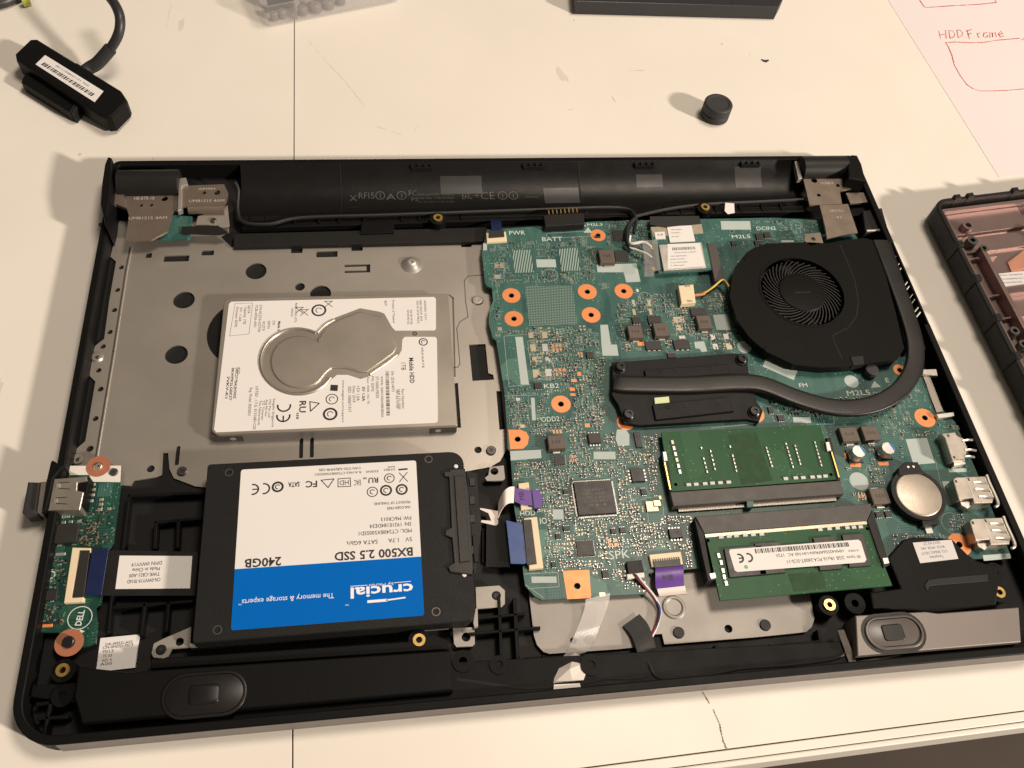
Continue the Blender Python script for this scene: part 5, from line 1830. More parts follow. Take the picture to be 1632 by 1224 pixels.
# ================================================================== SOLID STATE DRIVE
ST = 19.8
sx, sy, sa = 105.588, -200.048, -0.00194
ssd = thing('solid_state_drive', 'black solid state drive with white and blue label', 'solid state drive', (sx, sy, ST - 7))
z8 = zoom(300, 700, 480 / 1632)
rh = [(365, 753), (683, 732), (346.5, 1004), (695, 975)]
MB().prism(rrect(sx, sy, 100.2, 69.85, (5.5, 1.2, 1.2, 5.5), sa), ST - 7, ST - 0.25, 0.25).build('lower_shell', 'ssd_case', ssd)
MB().prism(rrect(sx, sy, 99.6, 69.3, (5.2, 1.0, 1.0, 5.2), sa), ST - 0.3, ST, 0.0, [circ(*P(x, y, ST), 1.25, 16) for x, y in rh]).build('top_cover', 'ssd_case', ssd)
for x, y in rh:
    c = P(x, y, ST)
    MB().ring(c[0], c[1], 1.65, 1.2, ST - 0.3, ST + 0.12, 24).build('screw_eyelet', 'screw_grey', ssd)
LQ = PL([(384, 750.6), (663, 732), (676, 979), (368, 1007)], ST)     # label corners TL TR BR BL


def slab(u, v):
    """label space, u left to right, v top to bottom as seen in the photograph"""
    (ax, ay), (bx_, by), (cx_, cy_), (dx, dy) = LQ
    return ((ax * (1 - u) + bx_ * u) * (1 - v) + (dx * (1 - u) + cx_ * u) * v, (ay * (1 - u) + by * u) * (1 - v) + (dy * (1 - u) + cy_ * u) * v)


lc = slab(0.5, 0.5)
lw_, lh_ = math.dist(slab(0, .5), slab(1, .5)), math.dist(slab(.5, 0), slab(.5, 1))
sl = MB().prism(rrect(lc[0], lc[1], lw_, lh_, 1.0, sa), ST - 0.05, ST + 0.08).build('label', 'paper_white', ssd)
vb = 0.643
cbx, cby = slab(0.5, (1 + vb) / 2)
MB().prism(rrect(cbx, cby, lw_, lh_ * (1 - vb), (0, 0, 1.0, 1.0), sa), ST, ST + 0.11).build('blue_band', 'label_blue', sl)
SB = ST + 0.13
z8u = lambda x, y: P(*z8([(x, y)])[0], SB)
sk_, sw_ = MB(), MB()
UA = sa + math.pi


def sword(mb, s, x, y, L, cap, bold=False):
    c = z8u(x, y)
    mb.text(s, c[0], c[1], L * 0.2941 * 0.2385, cap, SB, UA + 0.0, bold)


for s, x, y, L, cap, bo_ in (('BX500 2.5 SSD', 1006, 622, 415, 3.2, True), ('240GB', 405, 667, 188, 3.2, True), ('5V   1.7A', 1148, 545, 128, 1.6, False), ('SATA 6Gb/s', 943, 560, 165, 1.6, False), ('MDL: CT240BX500SSD1', 1068, 503, 285, 1.5, False), ('SN: 1921E184DE34', 1097, 465, 225, 1.5, False), ('FW: M6CR013', 1127, 430, 165, 1.5, False),
                             ('HALOGEN FREE', 1140, 371, 128, 1.1, False), ('PRODUCT OF THAILAND', 1105, 345, 200, 1.1, False), ('R-A-H62-CT500BX500SSD1', 812, 185, 255, 1.0, False), ('CAN ICES-3(B)/NMB-3(B)', 822, 162, 230, 1.0, False), ('SATA', 573, 245, 62, 2.0, True), ('FC', 668, 243, 62, 2.6, True), ('RU', 1003, 222, 55, 2.2, True), ('E320245', 996, 175, 68, 0.9, False), ('D33B53', 1090, 165, 60, 0.9, False), ('RoHS', 1100, 150, 40, 0.8, False), ('us', 958, 214, 20, 1.0, True), ('EAC', 917, 235, 36, 2.4, False), ('HD', 845, 235, 50, 2.0, False)):
    sword(sk_, s, x, y, L, cap, bo_)
for x, y, r, w in ((1157, 272, 2.0, 0.75), (1072, 277, 2.0, 0.75), (998, 285, 2.0, 0.35), (1090, 211, 1.9, 0.35), (485, 258, 1.9, 0.8)):
    c = z8u(x, y)
    sk_.arc(c[0], c[1], r, w, 0, 360, SB, 24)
    sk_.arc(c[0], c[1], r * 0.45, 0.35, 30, 280, SB, 12)
for x, y, e in ((410, 268, 0), (350, 272, 1)):
    c = z8u(x, y)
    sk_.arc(c[0], c[1], 2.1, 0.6, -100, 100, SB, 16)
    if e:
        sk_.sheet(MB._seg(c[0], c[1], c[0] + 1.9, c[1], 0.5), SB)
sk_.stroke([z8u(720, 222), z8u(790, 215), z8u(758, 262), z8u(720, 222)], 0.35, SB)
sk_.stroke([z8u(812, 215), z8u(878, 210), z8u(880, 255), z8u(812, 258), z8u(812, 215)], 0.3, SB)
c = z8u(1166, 205)
for s in (-1, 1):
    sk_.sheet(MB._seg(c[0] - 1.6, c[1] - 2.0 * s, c[0] + 1.6, c[1] + 2.0 * s, 0.3), SB)
sk_.sheet(MB._seg(*z8u(1142, 165), *z8u(1186, 161), 0.7), SB)
sk_.build('printed_text', 'ink_black', sl)
sword(sw_, 'crucial', 1050, 822, 325, 3.9, True)
sword(sw_, 'The memory & storage experts', 542, 865, 465, 1.9, False)
sword(sw_, 'by Micron', 1045, 788, 125, 1.0, False)
sword(sw_, '\u2122', 282, 892, 16, 0.8, False)
sword(sw_, '\u2122', 862, 895, 18, 0.8, False)
sw_.stroke([z8u(880, 797), z8u(970, 791)], 0.22, SB)
sw_.stroke([z8u(1115, 778), z8u(1205, 770)], 0.22, SB)
for (a_, b_, w) in (((975, 880), (1075, 872), 1.0), ((1075, 872), (1175, 858), 0.55)):
    sw_.sheet(MB._seg(*z8u(*a_), *z8u(*b_), w), SB)
sw_.build('brand_print', 'ink_white', sl)
# connector end of the drive cable
con = thing('drive_connector', 'black connector plugged onto the end of the blue labelled drive', 'connector', (*P(737, 850, 13), 13.0))
MB().prism(PL(z8([(1385, 175), (1415, 172), (1418, 162), (1500, 158), (1520, 300), (1545, 700), (1540, 735), (1420, 720), (1405, 690), (1440, 668), (1428, 535), (1390, 520), (1395, 490), (1425, 478), (1412, 205), (1385, 200)]), ST + 1.0), ST - 4, ST + 1.0, 0.35).build('shell', 'connector_grey', con)
MB().prism(PL(z8([(1440, 200), (1495, 195), (1528, 660), (1470, 668)]), ST + 1.6), ST + 0.9, ST + 1.6, 0.3).build('raised_bar', 'connector_grey', con)
MB().prism(PL(z8([(1505, 170), (1565, 180), (1590, 480), (1560, 720), (1545, 735), (1525, 400)]), ST - 2), ST - 6, ST - 2, 0.3).build('back_block', 'charcoal_plastic', con)
for yy in (230, 330, 430, 600):
    MB().prism(PL(z8([(1522, yy - 22), (1552, yy - 24), (1555, yy + 20), (1525, yy + 22)]), ST - 1.3), ST - 2.1, ST - 1.3, 0.2).build('contact_step', 'connector_grey', con)
for x, y in ((1450, 148), (1495, 735)):
    c = P(*z8([(x, y)])[0], ST)
    MB().cyl(c[0], c[1], 0.9, ST - 1, ST + 0.5, 12, 0.3).build('peg', 'wire_white', con)
MB().prism(PL(z8([(1540, 520), (1562, 518), (1575, 660), (1550, 665)]), ST - 1), ST - 3, ST - 1.2, 0.2).build('clip', 'charcoal_plastic', con)
# ---- bracket that carries the drive
br = thing('drive_bracket', 'thin steel bracket with screw ears under the solid state drive', 'bracket', (sx, sy, 8.1))
a, b = P(305, 1031, 12.5), P(727, 996, 12.5)
MB().prism(MB._seg(a[0], a[1] + 0.3, b[0], b[1] + 0.3, 1.0), 8.1, 14.5, 0.2).build('rail', 'bracket_steel', br)
z95 = zoom(0, 954, 360 / 1632)
plate_px(z95([(1112, 325), (1180, 290), (1380, 205), (1375, 355), (1245, 365), (1215, 420), (1180, 432), (1110, 425), (1095, 395)]), 11.0, 0.9, 'ear', 'bracket_steel', br, [z95([(1163, 370)])[0] + (1.9,), z95([(1298, 312)])[0] + (1.5,)])
plate_px(zB([(355, 72), (525, 60), (565, 95), (565, 190), (540, 215), (360, 228)]), 12.0, 0.9, 'ear', 'bracket_steel', br, [zB([(503, 132)])[0] + (1.8,)])
plate_px(zB([(190, 368), (345, 360), (348, 480), (330, 498), (215, 503), (198, 480)]), 11.0, 0.9, 'ear', 'bracket_steel', br, [zB([(285, 432)])[0] + (1.7,)])
plate_px(z720([(275, 292), (375, 280), (385, 375), (370, 388), (255, 392), (240, 370), (265, 350)]), 11.5, 0.9, 'ear', 'bracket_steel', br, [z720([(308, 322)])[0] + (1.7,)])
for x, y in ((1163, 370),):
    c = z95([(x, y)])[0]
    screw(c[0], c[1], 11.2, 1.7, br, 'charcoal_plastic')
c = zB([(503, 132)])[0]
screw(c[0], c[1], 12.2, 1.6, br, 'charcoal_plastic')
plate_px(zB([(352, 225), (368, 222), (372, 355), (345, 365), (335, 330)]), 13.0, 3.0, 'flange', 'bracket_steel', br)
plate_px(zB([(0, 350), (155, 328), (160, 372), (0, 385)]), 12.0, 1.0, 'rail_foot', 'steel_plate', br)
plate_px(z720([(220, 700), (280, 690), (290, 800), (430, 1010), (300, 1020), (215, 980)]), 9.5, 1.0, 'backing', 'black_plastic', br)

# ================================================================== INPUT/OUTPUT BOARD (left edge)
IZ = 12.5
iob = thing('port_board', 'small green port board at the left edge with a usb socket', 'circuit board', (*P(125, 890, IZ), IZ - 1.2))
z7 = zoom(0, 720, 400 / 1632)
io_o = z7([(385, 152), (430, 90), (790, 88), (785, 200), (735, 590), (705, 640), (655, 985), (622, 1010), (630, 1105)]) + z95([(705, 170), (690, 320), (620, 345), (575, 350), (560, 300), (430, 300), (425, 245), (270, 242), (225, 200)]) + z7([(205, 1130), (275, 690), (315, 660), (335, 400), (330, 300)])
MB().prism(PL(io_o, IZ), IZ - 1.2, IZ, 0.0).build('board', 'pcb_io', iob)
cx, cy = P(*z7([(640, 95)])[0], IZ)
MB().prism(PL(z7([(388, 153), (430, 92), (788, 90), (783, 198), (600, 195), (580, 150)]), IZ), IZ - 0.03, IZ + 0.06).build('white_zone', 'white_plastic', iob)
MDEF['copper_shaded'] = ((0.40, 0.155, 0.085), 0.5, 0.2, 0.1, 80)  # copper with the shade on these rings painted into its colour
MB().ring(cx, cy, 4.6, 1.7, IZ, IZ + 0.14, 26).build('copper_ring', 'copper_shaded', iob)
cx, cy = P(*z95([(500, 318)])[0], IZ)
MB().ring(cx, cy, 4.9, 1.9, IZ, IZ + 0.12, 26).build('copper_ring', 'copper_shaded', iob)
MB().cyl(cx, cy, 2.1, 8, IZ + 1.6, 18, 0.4).build('screw', 'black_gloss', iob)
screw(*z7([(640, 92)])[0], IZ + 0.9, 1.4, iob, 'bright_steel')
screw(*z7([(738, 130)])[0], IZ + 0.6, 1.7, iob, 'screw_grey')
UZ = IZ + 6.0
up = MB().prism(PL(z7([(352, 175), (560, 160), (570, 190), (505, 200), (500, 250), (545, 262), (520, 380), (312, 378)]), UZ), IZ - 0.5, UZ, 0.3).build('usb_socket', 'port_steel', iob)
MB().prism(PL(z7([(495, 175), (585, 165), (545, 350), (480, 365)]), UZ - 0.6), IZ, UZ - 0.6, 0.3).build('rear_block', 'black_plastic', up)
for x, y in ((378, 220), (360, 318)):
    c = P(*z7([(x, y)])[0], UZ)
    MB().prism(PL(z7([(x - 15, y - 12), (x + 10, y - 15), (x + 14, y + 12), (x - 12, y + 15)]), UZ + 0.3), UZ - 0.2, UZ + 0.3, 0.1).build('spring_finger', 'bright_steel', up)
    sl_ = MB()
    for d in (-22, 22):
        sl_.sheet(MB._seg(*P(*z7([(x + 5, y + d * 0.8)])[0], UZ), *P(*z7([(x + 75, y + d)])[0], UZ), 0.35), UZ + 0.02)
    sl_.build('slot', 'chip_black', up)


def iochip(a, h, mat, name='chip'):
    p = z7([(a[0], a[1]), (a[2], a[3])])
    cx, cy, w, d = pbox(*p[0], *p[1], IZ + h)
    return MB().box(cx, cy, w, d, IZ + 0.05, IZ + h, -0.02, 0.12).build(name, mat, iob)


iochip((345, 470, 505, 590), 2.0, 'chip_black', 'card_reader')
iochip((275, 900, 370, 965), 1.0, 'chip_black')
iochip((635, 205, 725, 290), 0.15, 'pcb_teal', 'footprint')
for i, (x, y) in enumerate(((368, 462), (412, 460), (458, 455), (515, 450), (340, 608), (385, 605), (480, 598), (505, 390), (605, 210), (605, 245), (600, 280), (592, 318), (658, 310), (655, 340), (650, 375), (708, 370))):
    iochip((x - 14, y - 9, x + 14, y + 9), 0.3, 'solder' if i % 3 else 'gold', 'solder_pad')
iochip((275, 1120, 340, 1140), 0.4, 'copper', 'solder_pad')
iochip((360, 655, 425, 675), 0.3, 'solder', 'solder_pad')
iochip((325, 965, 350, 975), 0.3, 'solder', 'solder_pad')
tiny, tin2, tin3 = MB(), MB(), MB()
for k in range(260):
    x, y = R.choice(((R.uniform(580, 740), R.uniform(350, 600)), (R.uniform(520, 640), R.uniform(450, 610)), (R.uniform(240, 420), R.uniform(1000, 1120)), (R.uniform(300, 430), R.uniform(680, 900))))
    px, py = z7([(x, y)])[0]
    if not inpoly(px, py, io_o) or (290 < x < 350 and 770 < y < 840) or (265 < x < 380 and 890 < y < 975):
        continue
    c = P(px, py, IZ)
    ver = R.random() < 0.5
    w, h = (0.4, 0.75) if ver else (0.75, 0.4)
    (R.choice((tiny, tiny, tin2, tin3, tin3))).box(c[0], c[1], w, h, IZ, IZ + 0.35)
tiny.build('chip_resistors', 'chip_black', iob, kind='stuff', flatshade=True)
tin2.build('solder_ends', 'solder', iob, kind='stuff', flatshade=True)
tin3.build('ceramic_capacitors', 'ceramic', iob, kind='stuff', flatshade=True)
isk = MB()
c = P(*z7([(520, 1080)])[0], IZ)
isk.arc(c[0], c[1], 4.1, 0.3, 0, 360, IZ + 0.05, 32)
isk.text('DELL', c[0], c[1], 5.6, 2.1, IZ + 0.05, math.pi / 2 - 0.1, True)
c = P(*z7([(325, 802)])[0], IZ)
isk.text('IO', c[0], c[1], 4.0, 3.0, IZ + 0.05)
isk.stroke(PL(z7([(290, 785), (288, 825)]), IZ), 0.3, IZ + 0.05)
for s, x, y, L in (('E364091', 385, 398, 90), ('CN-0W1X9C', 410, 405, 120), ('17081', 415, 425, 100)):
    c = P(*z7([(x, y)])[0], IZ)
    isk.text(s, c[0], c[1], L * 0.07, 1.0, IZ + 0.05, 0.04)
isk.sheet(PL(z7([(520, 1155), (552, 1168), (515, 1185)]), IZ), IZ + 0.05)
isk.sheet(PL(z7([(268, 975), (285, 990), (262, 992)]), IZ), IZ + 0.05)
isk.build('silkscreen_print', 'silk_white', iob)
fp = MB().prism(PL(z7([(470, 622), (590, 625), (590, 655), (520, 660), (468, 945), (545, 940), (540, 975), (415, 982)]), IZ + 1.9), IZ, IZ + 1.9, 0.2).build('ribbon_connector', 'cream_plastic', iob)
MB().prism(PL(z7([(520, 640), (585, 640), (545, 945), (472, 950)]), IZ + 2.1), IZ + 0.3, IZ + 2.1, 0.15).build('latch', 'chip_black', fp)

MB().prism(PL(z7([(338, 52), (372, 72), (415, 92), (388, 120), (345, 172), (300, 375), (268, 395), (300, 190), (328, 70)]), 19.6), 8.0, 19.6, 0.4).build('port_wall', 'black_plastic', lap)
# usb stick in the port board's socket
dg_ = thing('usb_receiver', 'tiny black usb receiver sticking out of the left side', 'usb receiver', (*P(52, 795, 12), 9.5))
MB().prism(PL(z7([(178, 192), (262, 196), (235, 400), (160, 412), (140, 395)]), 16.5), 9.5, 16.5, 0.8).build('cap', 'rubber', dg_)
MB().prism(PL(z7([(260, 196), (318, 192), (290, 385), (235, 398)]), 15.5), 11, 15.5, 0.2).build('metal_shell', 'port_steel', dg_)

# ================================================================== RIBBON CABLES
rc = thing('ribbon_cable', 'black ribbon cable with a white label between port board and drive', 'ribbon cable', (*P(240, 920, 10), 10.0))
MB().prism(PL(z7([(705, 640), (1290, 650), (1270, 935), (660, 935)]), 12.6), 12.3, 12.6).build('black_sleeve', 'charcoal_plastic', rc)
MB().prism(PL(z7([(600, 632), (708, 625), (660, 932), (550, 928)]), IZ + 1.9), IZ + 1.5, IZ + 1.9, 0.1).build('navy_end', 'ribbon_navy', rc)
lb = MB().prism(PL(z7([(778, 675), (1250, 678), (1235, 888), (750, 892)]), 12.75), 12.55, 12.75).build('label', 'paper_white', rc)
lt = MB()
for s, x, y, L in (('DP/N 0WVY19', 955, 728, 165), ('Made in China', 950, 765, 150), ('TWK-C821-A00', 940, 800, 165), ('CN-0WVY19-7016D', 935, 838, 180)):
    c = P(*z7([(x, y)])[0], 12.8)
    lt.text(s, c[0], c[1], L * 0.0655, 1.35, 12.8, math.pi)
lt.build('printed_text', 'ink_black', lb)
bc = thing('ribbon_cable', 'wide black ribbon cable with bright blue end plugged into the board', 'ribbon cable', (*P(800, 860, 12), 11.0))
MB().ribbon([(*P(775, 862, 12), 12), (*P(795, 862, 12.4), 12.4), (*P(812, 862, 13.4), 13.4)], 21.5, 0.25, (0.10, 1, 0)).build('black_sleeve', 'charcoal_plastic', bc)
MB().prism(PL(z720([(392, 675), (495, 700), (512, 700), (545, 985), (520, 992), (425, 990)]), BZ + 1.9), BZ + 1.5, BZ + 1.9, 0.1).build('blue_end', 'ribbon_blue', bc)
pc = thing('ribbon_cable', 'short white and purple ribbon marked MB beside the drive connector', 'ribbon cable', (*P(820, 795, 13), 11.0))
zt = BZ + 2.2
MB().prism(PL(z720([(452, 442), (574, 460), (588, 572), (500, 560), (455, 542)]), zt), zt - 0.25, zt, 0.05).build('purple_end', 'ribbon_purple', pc)
MB().prism(PL(z720([(578, 458), (592, 450), (640, 464), (642, 478), (655, 500), (657, 552), (642, 566), (638, 584), (596, 590)]), zt + 0.35), zt - 0.1, zt + 0.35, 0.1).build('purple_flap', 'ribbon_purple', pc)
c = P(*z720([(505, 500)])[0], zt)
MB().text('MB', c[0], c[1], 3.6, 2.0, zt + 0.03, math.pi / 2).build('printed_text', 'ink_black', pc)
MB().stroke(PL(z720([(578, 462), (585, 572)]), zt), 0.25, zt + 0.02).build('fold_line', 'ink_black', pc)
w_ = [(450, 492, zt - 0.1), (415, 495, zt + 0.6), (380, 520, zt + 0.6), (355, 560, zt - 1.0), (335, 610, zt - 2.5)]
MB().ribbon(smooth([(*P(*z720([(x, y)])[0], z), z) for x, y, z in w_], 5), 7.2, 0.2, (0.15, 1, 0)).build('white_strip', 'ribbon_white', pc)
MB().prism(PL(z720([(205, 588), (225, 590), (335, 610), (345, 690), (320, 715), (210, 690), (215, 675), (285, 680), (265, 625), (205, 598)]), 12.5), 12.2, 12.5).build('white_strip', 'ribbon_white', pc)
tc_ = thing('ribbon_cable', 'purple and white touchpad ribbon bent over the front board edge', 'ribbon cable', (*P(1065, 925, 11), 10.0))
pz = BZ + 1.3
q1 = [(1067, 902, pz), (1067, 912, pz + 0.5), (1067, 925, pz), (1068, 936, pz - 1.2)]
MB().ribbon(smooth([(*P(x, y, z), z) for x, y, z in q1], 4), 11.5, 0.2, (1, 0.03, 0)).build('purple_end', 'ribbon_purple', tc_)
c = P(1066, 920, pz + 0.4)
MB().text('MB', c[0], c[1], 4.0, 1.8, pz + 0.75, 0.03).build('printed_text', 'ink_dim', tc_)
q1 = [(1069, 935, pz - 1.3), (1071, 942, pz - 2.0), (1073, 948, 10.3)]
MB().ribbon(smooth([(*P(x, y, z), z) for x, y, z in q1], 4), 11.3, 0.2, (1, 0.03, 0)).build('white_strip', 'ribbon_white', tc_)
pk = thing('ribbon_cable', 'narrow dark purple ribbon at the power button connector by the bay wall', 'ribbon cable', (*P(792, 362, 13), 10.0))
MB().ribbon(smooth([(*P(790, 350, 12.5), 12.5), (*P(791, 358, 14.0), 14.0), (*P(792, 370, BZ + 1.5), BZ + 1.5)], 4), 5.2, 0.2, (1, 0.0, 0)).build('purple_strip', 'ribbon_navy', pk)

# ================================================================== SPEAKERS
def oval(cx, cy, a, b, n=12):
    pts = []
    for i in range(2 * n + 2):
        k = i if i <= n else i - 1
        t = math.pi * (i if i <= n else i - 1) / n - math.pi / 2
        s = 1 if i <= n else -1
        pts.append((cx + s * (a - b) + b * math.cos(t), cy + b * math.sin(t)))
    return pts


z16 = zoom(1272, 860, 360 / 1632)
spk = thing('speaker', 'speaker box with grey cover and oval cone in the lower corner', 'speaker', (*P(1500, 990, 10), 8.1), 'laptop speakers')
SZ = 18.5
MB().prism(PL(z16([(650, 130), (760, 0), (830, -20), (1110, -10), (1230, 110), (1290, 150), (1350, 170), (1440, 180), (1460, 300), (1430, 480), (1010, 530), (540, 500), (520, 380), (740, 350)]), SZ - 2.5), 8.1, SZ - 2.5, 0.6).build('chamber', 'black_plastic', spk)
MB().prism(PL(z16([(415, 548), (920, 520), (1010, 532), (1595, 488), (1612, 740), (430, 840)]), SZ), 8.1, SZ, 0.4).build('cover', 'speaker_cover', spk)
MB().prism(PL(z16([(915, 330), (940, 290), (1000, 280), (1370, 248), (1375, 300), (1000, 330), (950, 335), (930, 370)]), SZ - 2.2), SZ - 2.6, SZ - 2.2, 0.15).build('raised_rib', 'charcoal_plastic', spk)
oc = P(*z16([(690, 672)])[0], SZ)
ow, oh = 13.0, 7.6
MB().prism(oval(oc[0], oc[1], ow, oh), SZ - 0.2, SZ + 0.05).build('driver_recess', 'speaker_dark', spk)
MB().prism(oval(oc[0] + 0.1, oc[1], ow - 1.2, oh - 1.2), SZ, SZ + 0.8, 0.5, [oval(oc[0] + 0.1, oc[1], ow - 2.2, oh - 2.2)]).build('surround', 'speaker_cone', spk, sharp=60)
MB().prism(oval(oc[0], oc[1], ow - 2.4, oh - 2.4), SZ - 0.1, SZ + 0.35, 0.2).build('cone', 'speaker_cone', spk, sharp=60)
MB().prism(rrect(oc[0] - 0.4, oc[1], 8.6, 6.2, 1.2), SZ, SZ + 0.75, 0.4).build('dust_cap', 'speaker_dark', spk)
sb = MB().prism(PL(z16([(828, 22), (1108, 0), (1158, 138), (882, 170)]), SZ - 2.3), SZ - 2.6, SZ - 2.3).build('label', 'label_grey', spk)
lt = MB()
for s, x, y, L in (('2017.03.27', 965, 25, 130), ('WCD. WGR. A01', 975, 58, 180), ('CG: 0066G 5D17', 985, 92, 200), ('Tymphany', 1000, 125, 105)):
    c = P(*z16([(x, y)])[0], SZ - 2.3)
    lt.text(s, c[0], c[1], L * 0.058, 1.1, SZ - 2.27, math.pi + 0.03)
lt.build('printed_text', 'ink_grey', sb)
MB().prism(PL(z16([(285, 655), (330, 650), (420, 880), (740, 830), (740, 840), (375, 905)]), 15.0), 14.6, 15.0).build('foam_strip', 'inductor', spk)
spl = thing('speaker', 'long black speaker box with dark oval cone along the front wall', 'speaker', (*P(420, 1090, 10), 8.1), 'laptop speakers')
SL = 18.5
MB().prism(PL([(125, 1062), (210, 1072), (240, 1068), (718, 1036), (722, 1100), (130, 1152), (118, 1110)], SL), 8.1, SL, 0.6).build('chamber', 'black_plastic', spl)
oc = P(326, 1107, SL)
MB().prism(oval(oc[0], oc[1], 14.2, 7.6), SL - 0.1, SL + 0.4, 0.3, [oval(oc[0], oc[1], 13.2, 6.6)]).build('surround', 'speaker_dark', spl, sharp=60)
MB().prism(oval(oc[0], oc[1], 12.9, 6.4), SL - 0.1, SL + 0.2, 0.1).build('cone', 'speaker_dark', spl, sharp=60)
MB().prism(rrect(oc[0], oc[1], 10.0, 6.6, 1.6), SL, SL + 0.7, 0.5).build('dust_cap', 'speaker_dark', spl, sharp=60)
MB().prism(PL([(240, 1050), (650, 1022), (690, 1010), (715, 1020), (716, 1035), (240, 1066)], 15.5), 8.1, 15.5, 0.4).build('rear_ledge', 'black_plastic', spl)

# speaker wires
wr = thing('speaker_wires', 'bundle of red white blue and black wires running down to the front', 'wire', (*P(1045, 980, 10), 10.0))
for k, (mat, d) in enumerate((('wire_red', -3.5), ('wire_black', -1.2), ('wire_blue', 1.2), ('wire_white', 3.2))):
    pts = []
    for i, (x, y, z) in enumerate(((1012, 916, 14.6), (1024, 930, 14.2), (1042, 952, 12.5), (1051, 972, 11.6), (1047, 995, 11.4), (1036, 1020, 11.5), (1029, 1042, 11.5), (1031, 1058, 11.3))):
        j = d * (0.9 if i < 2 else 0.55) * math.cos(i * 0.25)
        pts.append((*P(x + j, y + 0.3 * j, z), z + 0.25 * math.sin(i * 1.7 + k * 1.6)))
    MB().tube(pts, 0.5, 7).build('wire', mat, wr)
MB().tube([(*P(x, y, 13.5), 13.5) for x, y in ((1031, 1056), (1036, 1066), (1030, 1078), (1005, 1083), (965, 1083), (930, 1090), (870, 1097), (830, 1098), (780, 1090), (728, 1083))], 0.7, 8).build('black_lead', 'wire_black', wr)
MB().tube([(*P(x, y, 14), 14) for x, y in ((1035, 1060), (1045, 1078), (1070, 1082), (1130, 1076), (1180, 1066), (1260, 1060), (1330, 1050), (1350, 1036), (1350, 1020))], 0.7, 8).build('black_lead', 'wire_black', wr)
MB().tube([(*P(x, y, 13), 13) for x, y in ((800, 1088), (830, 1094), (860, 1092), (875, 1088))], 0.7, 8).build('black_lead', 'wire_black', wr)
bt = tag(MB().ribbon(smooth([(*P(1006, 988, 11), 11.0), (*P(1020, 1005, 11.8), 11.8), (*P(1029, 1030, 12.5), 12.5), (*P(1032, 1043, 12), 12)], 4), 8.2, 0.15, (1, 0.55, 0)).build('tape_strip', 'black_tape', org=(*P(1015, 1010, 11), 10.2)), 'small black tape strip holding the wires on the metal plate', 'tape')
tape = thing('clear_tape', 'clear tape strip from the board edge down to the front wall', 'tape', (*P(930, 1020, 10), 9.8))
tzz = [(953, 950, BZ + 1.2), (950, 968, 12.2), (938, 1000, 10.9), (925, 1030, 11.2), (914, 1045, 12.4)]
MB().ribbon(smooth([(*P(x, y, z), z) for x, y, z in tzz], 5), 10.0, 0.12, (1, 0.18, 0)).build('clear_strip', 'clear_tape', tape)
MDEF['tape_fold'] = clear(0.80, (0.82, 0.76, 0.70), 0.3)
crz = [(916, 1040, 12.2), (941, 1053, 13.2), (930, 1084, 14.6), (882, 1089, 14.2), (886, 1065, 13.6), (908, 1066, 15.4), (912, 1083, 15.0)]
mb = MB()
mb.v = [(*P(x, y, z), z) for x, y, z in crz]
for f in ((0, 4, 5), (0, 5, 1), (5, 6, 1), (6, 2, 1), (5, 3, 6), (4, 3, 5), (3, 2, 6)):
    mb.face(f)
mb.build('crumpled_end', 'tape_fold', tape, sharp=5)
MB().prism(PL([(883, 1091), (924, 1089), (926, 1095), (882, 1099)], 15.9), 15.6, 15.9).build('stuck_edge', 'tape_fold', tape)
plate_px([(936, 1048), (960, 1050), (973, 1062), (974, 1074), (935, 1078), (930, 1068)], 13.5, 0.5, 'cable_guide', 'charcoal_plastic', lap)

# ================================================================== THINGS ON THE TABLE
ZOFF = TABLE
# rubber foot
c = P(1138, 185, 0)
puck = thing('rubber_foot', 'small round black rubber foot standing on the white table', 'rubber foot', (c[0], c[1], 0))
MB().lathe(c[0], c[1], [(7.6, 0.0), (8.1, 0.6), (8.1, 3.6), (7.6, 4.1)], 40).build('lower_disc', 'rubber', puck)
MB().lathe(c[0], c[1], [(7.5, 4.1), (8.1, 4.5), (8.1, 8.9), (7.6, 9.5), (6.4, 9.6), (5.6, 9.25), (0.1, 9.2)], 40).build('upper_disc', 'rubber', puck)
# crumb
cr = MB()
for x, y, r in ((1215, 95, 0.6), (1218, 97, 0.9), (1221, 97.5, 1.0), (1224, 96, 0.7)):
    q = P(x, y, 0.3)
    cr.lathe(q[0], q[1], [(r * 0.8, 0.02), (r, r * 0.4), (r * 0.5, r * 0.9), (0.05, r)], 7)
tag(cr.build('crumb', 'crumb', org=(*P(1219, 97, 0), ZOFF)), 'tiny dark crumb lying alone on the white table', 'crumb')

# SATA adapter
ad = thing('drive_adapter', 'black drive adapter plug with barcode sticker and thick cable', 'adapter', (*P(115, 130, 0), 0))
zz5 = zoom(0, 0, 220 / 1224)
AZ = 11.0
ap = zz5([(160, 520), (290, 398), (350, 395), (1085, 850), (1135, 925), (1130, 960), (1005, 1080), (950, 1085), (880, 1040), (165, 590)])
MB().prism(PL(zz5([(155, 525), (290, 395), (350, 392), (1090, 848), (1142, 928), (1135, 958), (1010, 1085), (955, 1092), (890, 1062), (165, 575)]), 7.5), 2.0, AZ, 1.2).build('body', 'black_plastic', ad)
MB().prism(PL(zz5([(235, 640), (690, 920), (625, 1000), (188, 728), (200, 690)]), 6.5), 0.3, 6.5, 0.5).build('drive_plug', 'black_plastic', ad)
MB().prism(PL(zz5([(660, 905), (700, 930), (650, 1000), (612, 985)]), 7.0), 0.2, 7.0, 0.3).build('plug_guide', 'charcoal_plastic', ad)
MB().prism(PL(zz5([(640, 575), (680, 555), (815, 640), (800, 665), (760, 650)]), 10), 2.0, 10.0, 0.5).build('cable_boss', 'black_plastic', ad)
